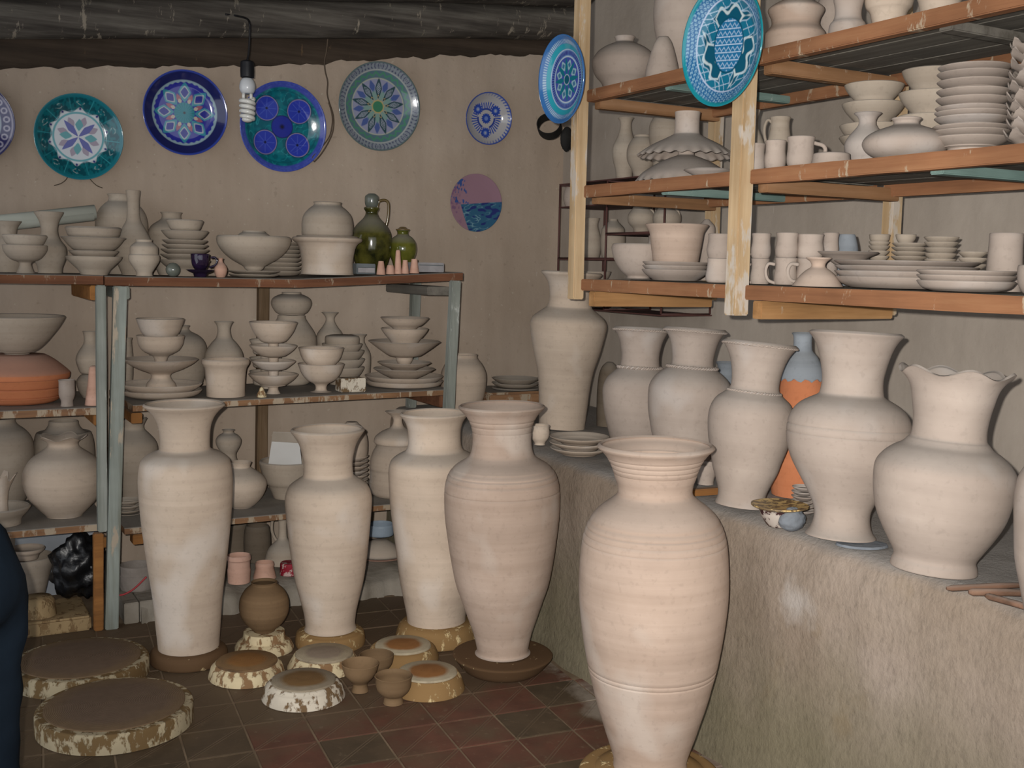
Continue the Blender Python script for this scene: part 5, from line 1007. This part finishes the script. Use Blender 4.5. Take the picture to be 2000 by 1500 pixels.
def wallplate(label, cx, cy, hh, fn, face='Y', dep=.03, mat='glazed_print', tilt=4, spin=0, rough=None, off=0.0, tw=0):
    c = onY(cx, cy, YW-.03) if face == 'Y' else onX(cx, cy, XF-.072)
    d = (np.array(c)-CAM)@FW; R = hh*d/FPX
    o = obj('painted_plate', dishm(fn, R, dep, mat)); o.location = tuple(c)
    if face == 'Y': rot = Matrix.Rotation(radians(90+tilt), 4, 'X')
    else: rot = Matrix.Rotation(radians(-90+tw), 4, 'Z') @ Matrix.Rotation(radians(90+tilt), 4, 'X')
    o.rotation_euler = (rot @ Matrix.Rotation(radians(spin), 4, 'Z')).to_euler()
    if face == 'Y': o.location.y = YW-.016-R*abs(sin(radians(tilt)))-.003-off
    tag(o, label, 'plate', 'painted plates hung on walls and posts'); return o, R
wallplate('dark blue painted plate cut by the left photo edge', -59, 237, 80, pat_rim)
pl, R1 = wallplate('teal and white painted plate with four blue petals, left wall', 153, 267.5, 82, pat_teal, spin=15)
for s_ in (-1, 1):
    pts = [(s_*.045, -R1*.95, -.01), (s_*.055, -R1*1.03, .006), (s_*.075, -R1*1.12, -.002), (s_*.10, -R1*1.17, -.012)]
    h = obj('wire_hook', tubem('wire_hook', smoothpts([Matrix.Rotation(radians(-15), 3, 'Z') @ Vector(q_) for q_ in pts], 3), .002, 'wire', 6), pl)
wallplate('royal blue plate with an eight-petal rosette and dark rim', 360, 220.5, 81, pat_blue)
wallplate('teal plate with four round blue medallions behind the bulb', 550, 248, 86, pat_four, tilt=5)
wallplate('grey-green painted plate with a nine-pointed star rosette', 737.5, 208.5, 84.5, pat_star)
wallplate('small white plate with blue flower wreath', 949, 231.5, 50, pat_small, dep=.035, tilt=6)
wallplate('half pink half blue painted disc on the wall, unframed', 931, 396, 56, pat_pink, mat='matt_print', dep=.008, tilt=1)
wallplate('blue plate with teal star hung on the left rack post', 1107, 155.5, 84, pat_hang, 'X', .028, tilt=3, tw=0)
wallplate('big turquoise oval-medallion plate hung on the second rack post', 1423, 88, 118, pat_big, 'X', .032, tilt=2, tw=1, spin=-6)
# ---------------------------------------------------------------- bulb, wires, dark ring
bp = onY(483, 152, 4.75); kk = ((bp-CAM)@FW)/FPX
bl = empty('energy_saving_bulb', bp, 'white spiral energy-saving bulb hanging on a black cord', 'bulb')
me, _ = lathem('lamp_holder', rings([(.010, .0, 1), (.0285, .002, 1), (.0295, .03, 0), (.028, .062, 1), (.026, .068, 0), (.008, .074, 0)], 2), 'black', .003, 28, True); obj('lamp_holder', me, bl)
me, _ = lathem('ballast', rings([(.016, -.066, 1), (.024, -.064, 0), (.032, -.05, 0), (.033, -.03, 0), (.028, -.012, 0), (.020, -.002, 1)], 3), 'bulb_white', .003, 28, True); obj('ballast', me, bl)
for s_ in (-1, 1): obj('tube_leg', tubem('tube_leg', [(s_*.016, 0, -.066), (s_*.016, 0, -.088)], .007, 'bulb_glass', 10), bl)
hp = [(cos(t_)*(.0265-.003*(t_/(8*pi))), sin(t_)*.0265, -.086-.084*t_/(8*pi)) for t_ in np.linspace(0, 8*pi, 130)]
obj('spiral_tube', tubem('spiral_tube', hp, .0095, 'bulb_glass', 12), bl); obj('spiral_tip', lathem('spiral_tip', rings([(.004, -.186, 0), (.018, -.182, 0), (.024, -.172, 0), (.012, -.164, 0)], 3), 'bulb_glass', .002, 20, True)[0], bl)
cp = [Vector(bp)+Vector((0, 0, .07))]+[Vector(onY(x, y, 4.76)) for x, y in ((486, 100), (488, 60), (487, 44))]+[Vector(onY(x, y, Y_)) for x, y, Y_ in ((481, 36, 4.95), (462, 31, 5.10), (440, 28, 5.105))]
me = tubem('cord', smoothpts(cp, 4), .0045, 'cord', 8); me.transform(Matrix.Translation(-Vector(bp))); obj('cord', me, bl)
wp = smoothpts([onY(x, y, YW-.045) for x, y in ((641, 66), (638, 98), (634, 118), (635, 138), (640, 160), (639, 182), (643, 200), (651, 226), (651, 252), (643, 275), (628, 300), (614, 316))], 4)
wp2 = smoothpts([onY(x, y, YW-.05) for x, y in ((614, 316), (610, 308), (618, 298), (636, 278), (645, 262), (649, 240), (648, 222), (642, 200))], 4)
hw = tag(obj('hanging_wire', tubem('hanging_wire', wp, .0035, 'wire', 6)), 'thin bent wire hanging from the beam between two plates', 'wire'); obj('wire_return', tubem('wire_return', wp2, .003, 'wire', 6), hw)
c = onY(1073, 247, 4.9); kr = ((c-CAM)@FW)/FPX
me = bpy.data.meshes.new('x'); V = []; Fq = []; sg = 36
for i, (r, z) in enumerate(((22, -13), (23.5, -13), (24, 0), (23.5, 13), (22, 13), (21, 0))):
    for k in range(sg): V.append((r*kr*cos(2*pi*k/sg), r*kr*.92*sin(2*pi*k/sg), z*kr*1.1))
for i in range(6):
    for k in range(sg): Fq.append((i*sg+k, i*sg+(k+1) % sg, ((i+1) % 6)*sg+(k+1) % sg, ((i+1) % 6)*sg+k))
ro = tag(obj('rubber_ring', mesh('rubber_ring', V, Fq, 'black_rubber', True, 50), None, c), 'dark rubber ring hung by the corner behind the left rack post', 'ring')
ro.rotation_euler = (Matrix.Rotation(radians(-38), 4, 'Z') @ Matrix.Rotation(radians(72), 4, 'X')).to_euler()
c2 = onY(1107, 272, 4.85)
me, cc_, zz = lumpy('rubber_scrap', 1107, 272, 4.85, .035, .02, .062, 'black_rubber', 8, .12); o = tag(obj('rubber_scrap', me, None, cc_), 'black rubber scrap hanging beside the dark ring', 'scrap')
n_ = tag(obj('iron_peg', tubem('iron_peg', [onY(1100, 238, YW+.02), onY(1094, 236, 5.0), onY(1090, 230, 4.82)], .006, 'wire', 8)), 'iron peg in the corner carrying the rubber ring', 'peg')

pot('tall_bottle', 'bottle', 'slim long-necked bottle seen right of the left rack post', 1219, '345:16 335:17 318:22 300:25 286:24 270:17 258:13 246:11 237:12 230:16', w_(zt2+.001), 'clay_dust')
pot('round_jar', 'jar', 'small round jar beside the slim bottle behind the rack', 1252, '345:14 332:19 315:28 298:30 284:27 272:20 268:16 264:17', ('X', 2.975, zt2+.001), 'clay_dust')
pot('round_jar', 'jar', 'round jar behind the upside-down wavy dishes', 1298, '340:20 300:28 270:33 245:33 230:26 222:18 218:19', w_(zt2+.001), 'clay_dust')
pot('ringed_cup', 'cup', 'small ringed cup on the corner wire shelf left of the flared planter', 1277, '506:13 495:13* 480:13 470:12 460:12 452:13', w_(zc+.001), 'clay_pale')
pot('small_dish', 'dish', 'small grey dish on the lowest corner wire shelf, tall one', 1162, '604:14 585:12 560:14 540:26 530:30', ('X', 3.0, zd+.001), 'clay_dust')
# ---------------------------------------------------------------- the person bending at the left edge, facing left
hp0 = onP(60, 1170, CAM+FH*2.4); pr_ = hp0-RH*.192
ROOT = np.array([pr_[0], pr_[1], 0.0])
def skinm(name, verts, edges, mat, levels=2):
    me = bpy.data.meshes.new(name); me.from_pydata([tuple(-RH*u+FH*v+np.array([0, 0, z])) for u, v, z, r in verts], edges, [])
    o = bpy.data.objects.new(name, me); COL.objects.link(o); md = o.modifiers.new('s', 'SKIN'); md.use_smooth_shade = True
    for i, (u, v, z, r) in enumerate(verts):
        sv = me.skin_vertices[0].data[i]; sv.radius = (r, r) if not isinstance(r, tuple) else r; sv.use_root = i == 0
    sb = o.modifiers.new('u', 'SUBSURF'); sb.levels = levels; sb.render_levels = levels
    dg = bpy.context.evaluated_depsgraph_get(); m2 = bpy.data.meshes.new_from_object(o.evaluated_get(dg)); m2.name = name
    bpy.data.objects.remove(o); m2.materials.clear(); m2.materials.append(M[mat]); m2.polygons.foreach_set('use_smooth', np.ones(len(m2.polygons), bool)); return m2
def rootp(me): return me
V = [(0, 0, .80, .11), (.14, 0, .92, .10), (.30, 0, 1.01, .10), (.42, 0, 1.07, .09), (.52, 0, 1.12, .055), (.60, 0, 1.15, .062), (.66, 0, 1.17, .088), (.72, 0, 1.20, .088), (.77, 0, 1.215, .06)]
E_ = [(i, i+1) for i in range(8)]
def chain(start, pts):
    a = start
    for p_ in pts: V.append(p_); E_.append((a, len(V)-1)); a = len(V)-1
    return a
for s_ in (-1, 1):
    chain(0, [(-.02, s_*.10, .72, .095), (-.01, s_*.11, .45, .062), (-.006, s_*.115, .12, .045), (.03, s_*.12, .05, .040), (.11, s_*.125, .035, .034)])
    w_i = chain(3, [(.42, s_*.16, 1.03, .05), (.47, s_*.22, .78, .042), (.60, s_*.17, .58, .031), (.635, s_*.16, .545, .028), (.67, s_*.155, .51, .030)])
    for q_, (dv, L_, du) in enumerate(((-.030, .072, .0), (-.010, .085, .006), (.010, .080, .006), (.028, .064, .0))):
        chain(w_i, [(.685+du, s_*.155+dv, .49, .0095), (.70+du, s_*.155+dv*1.15, .49-L_*.45, .0088), (.69+du, s_*.155+dv*1.2, .49-L_*.85, .0078)])
    chain(w_i-1, [(.66, s_*.155-s_*.034, .525, .011), (.685, s_*.155-s_*.052, .495, .0095), (.70, s_*.155-s_*.05, .468, .0085)])
chain(7, [(.765, 0, 1.15, .02), (.785, 0, 1.13, .012)])
body = skinm('person', V, E_, 'skin')
ps = tag(obj('person', body, None, ROOT), 'person in dark navy work clothes bending forward, cut by the left photo edge', 'person')
V = [(0, 0, .80, .165), (.06, 0, .865, .150), (.17, 0, .94, .135), (.27, 0, 1.0, .12)]; E_ = [(0, 1), (1, 2), (2, 3)]
for s_ in (-1, 1): chain(0, [(-.03, s_*.10, .70, .118), (-.012, s_*.11, .47, .098), (-.01, s_*.115, .25, .094), (-.008, s_*.115, .10, .09)])
me = skinm('trousers', V, E_, 'navy')
for v in me.vertices:
    n = Vector(v.co); v.co += Vector(v.normal)*(.006*sin(n.z*38+n.x*20)*sin(n.y*27+n.z*11))
o = obj('trousers', me, ps); o['label'] = 'dark navy work trousers'
V = [(-.005, 0, .835, .172), (.07, 0, .895, .166), (.16, 0, .96, .15), (.31, 0, 1.05, .155), (.43, 0, 1.09, .13), (.49, 0, 1.115, .075)]; E_ = [(i, i+1) for i in range(5)]
for s_ in (-1, 1): chain(4, [(.41, s_*.17, 1.035, .095), (.47, s_*.225, .78, .066), (.575, s_*.18, .61, .05)])
o = obj('jacket', skinm('jacket', V, E_, 'navy_dark'), ps); o['label'] = 'dark blue jacket'
V = [(.74, 0, 1.225, .085), (.68, 0, 1.215, .098), (.62, 0, 1.19, .08)]; E_ = [(0, 1), (1, 2)]
obj('hair', skinm('hair', V, E_, 'hair'), ps)
for s_ in (-1, 1):
    V = [(-.03, s_*.118, .042, .042), (.05, s_*.12, .04, .043), (.16, s_*.127, .034, .034)]; E_ = [(0, 1), (1, 2)]
    obj('shoe', skinm('shoe', V, E_, 'shoe'), ps)
    c_ = -RH*.772+FH*(s_*.033)+np.array([0, 0, 1.185]); em = lathem('eye', rings([(.001, -.010, 0), (.010, 0, 0), (.001, .010, 0)], 4), 'black', .002, 12, True)[0]; obj('eye', em, ps, c_)
    c_ = -RH*.69+FH*(s_*.092)+np.array([0, 0, 1.17]); em = lathem('ear', rings([(.001, -.028, 0), (.012, -.01, 0), (.014, .012, 0), (.001, .03, 0)], 3), 'skin', .002, 12, True)[0]; obj('ear', em, ps, c_)
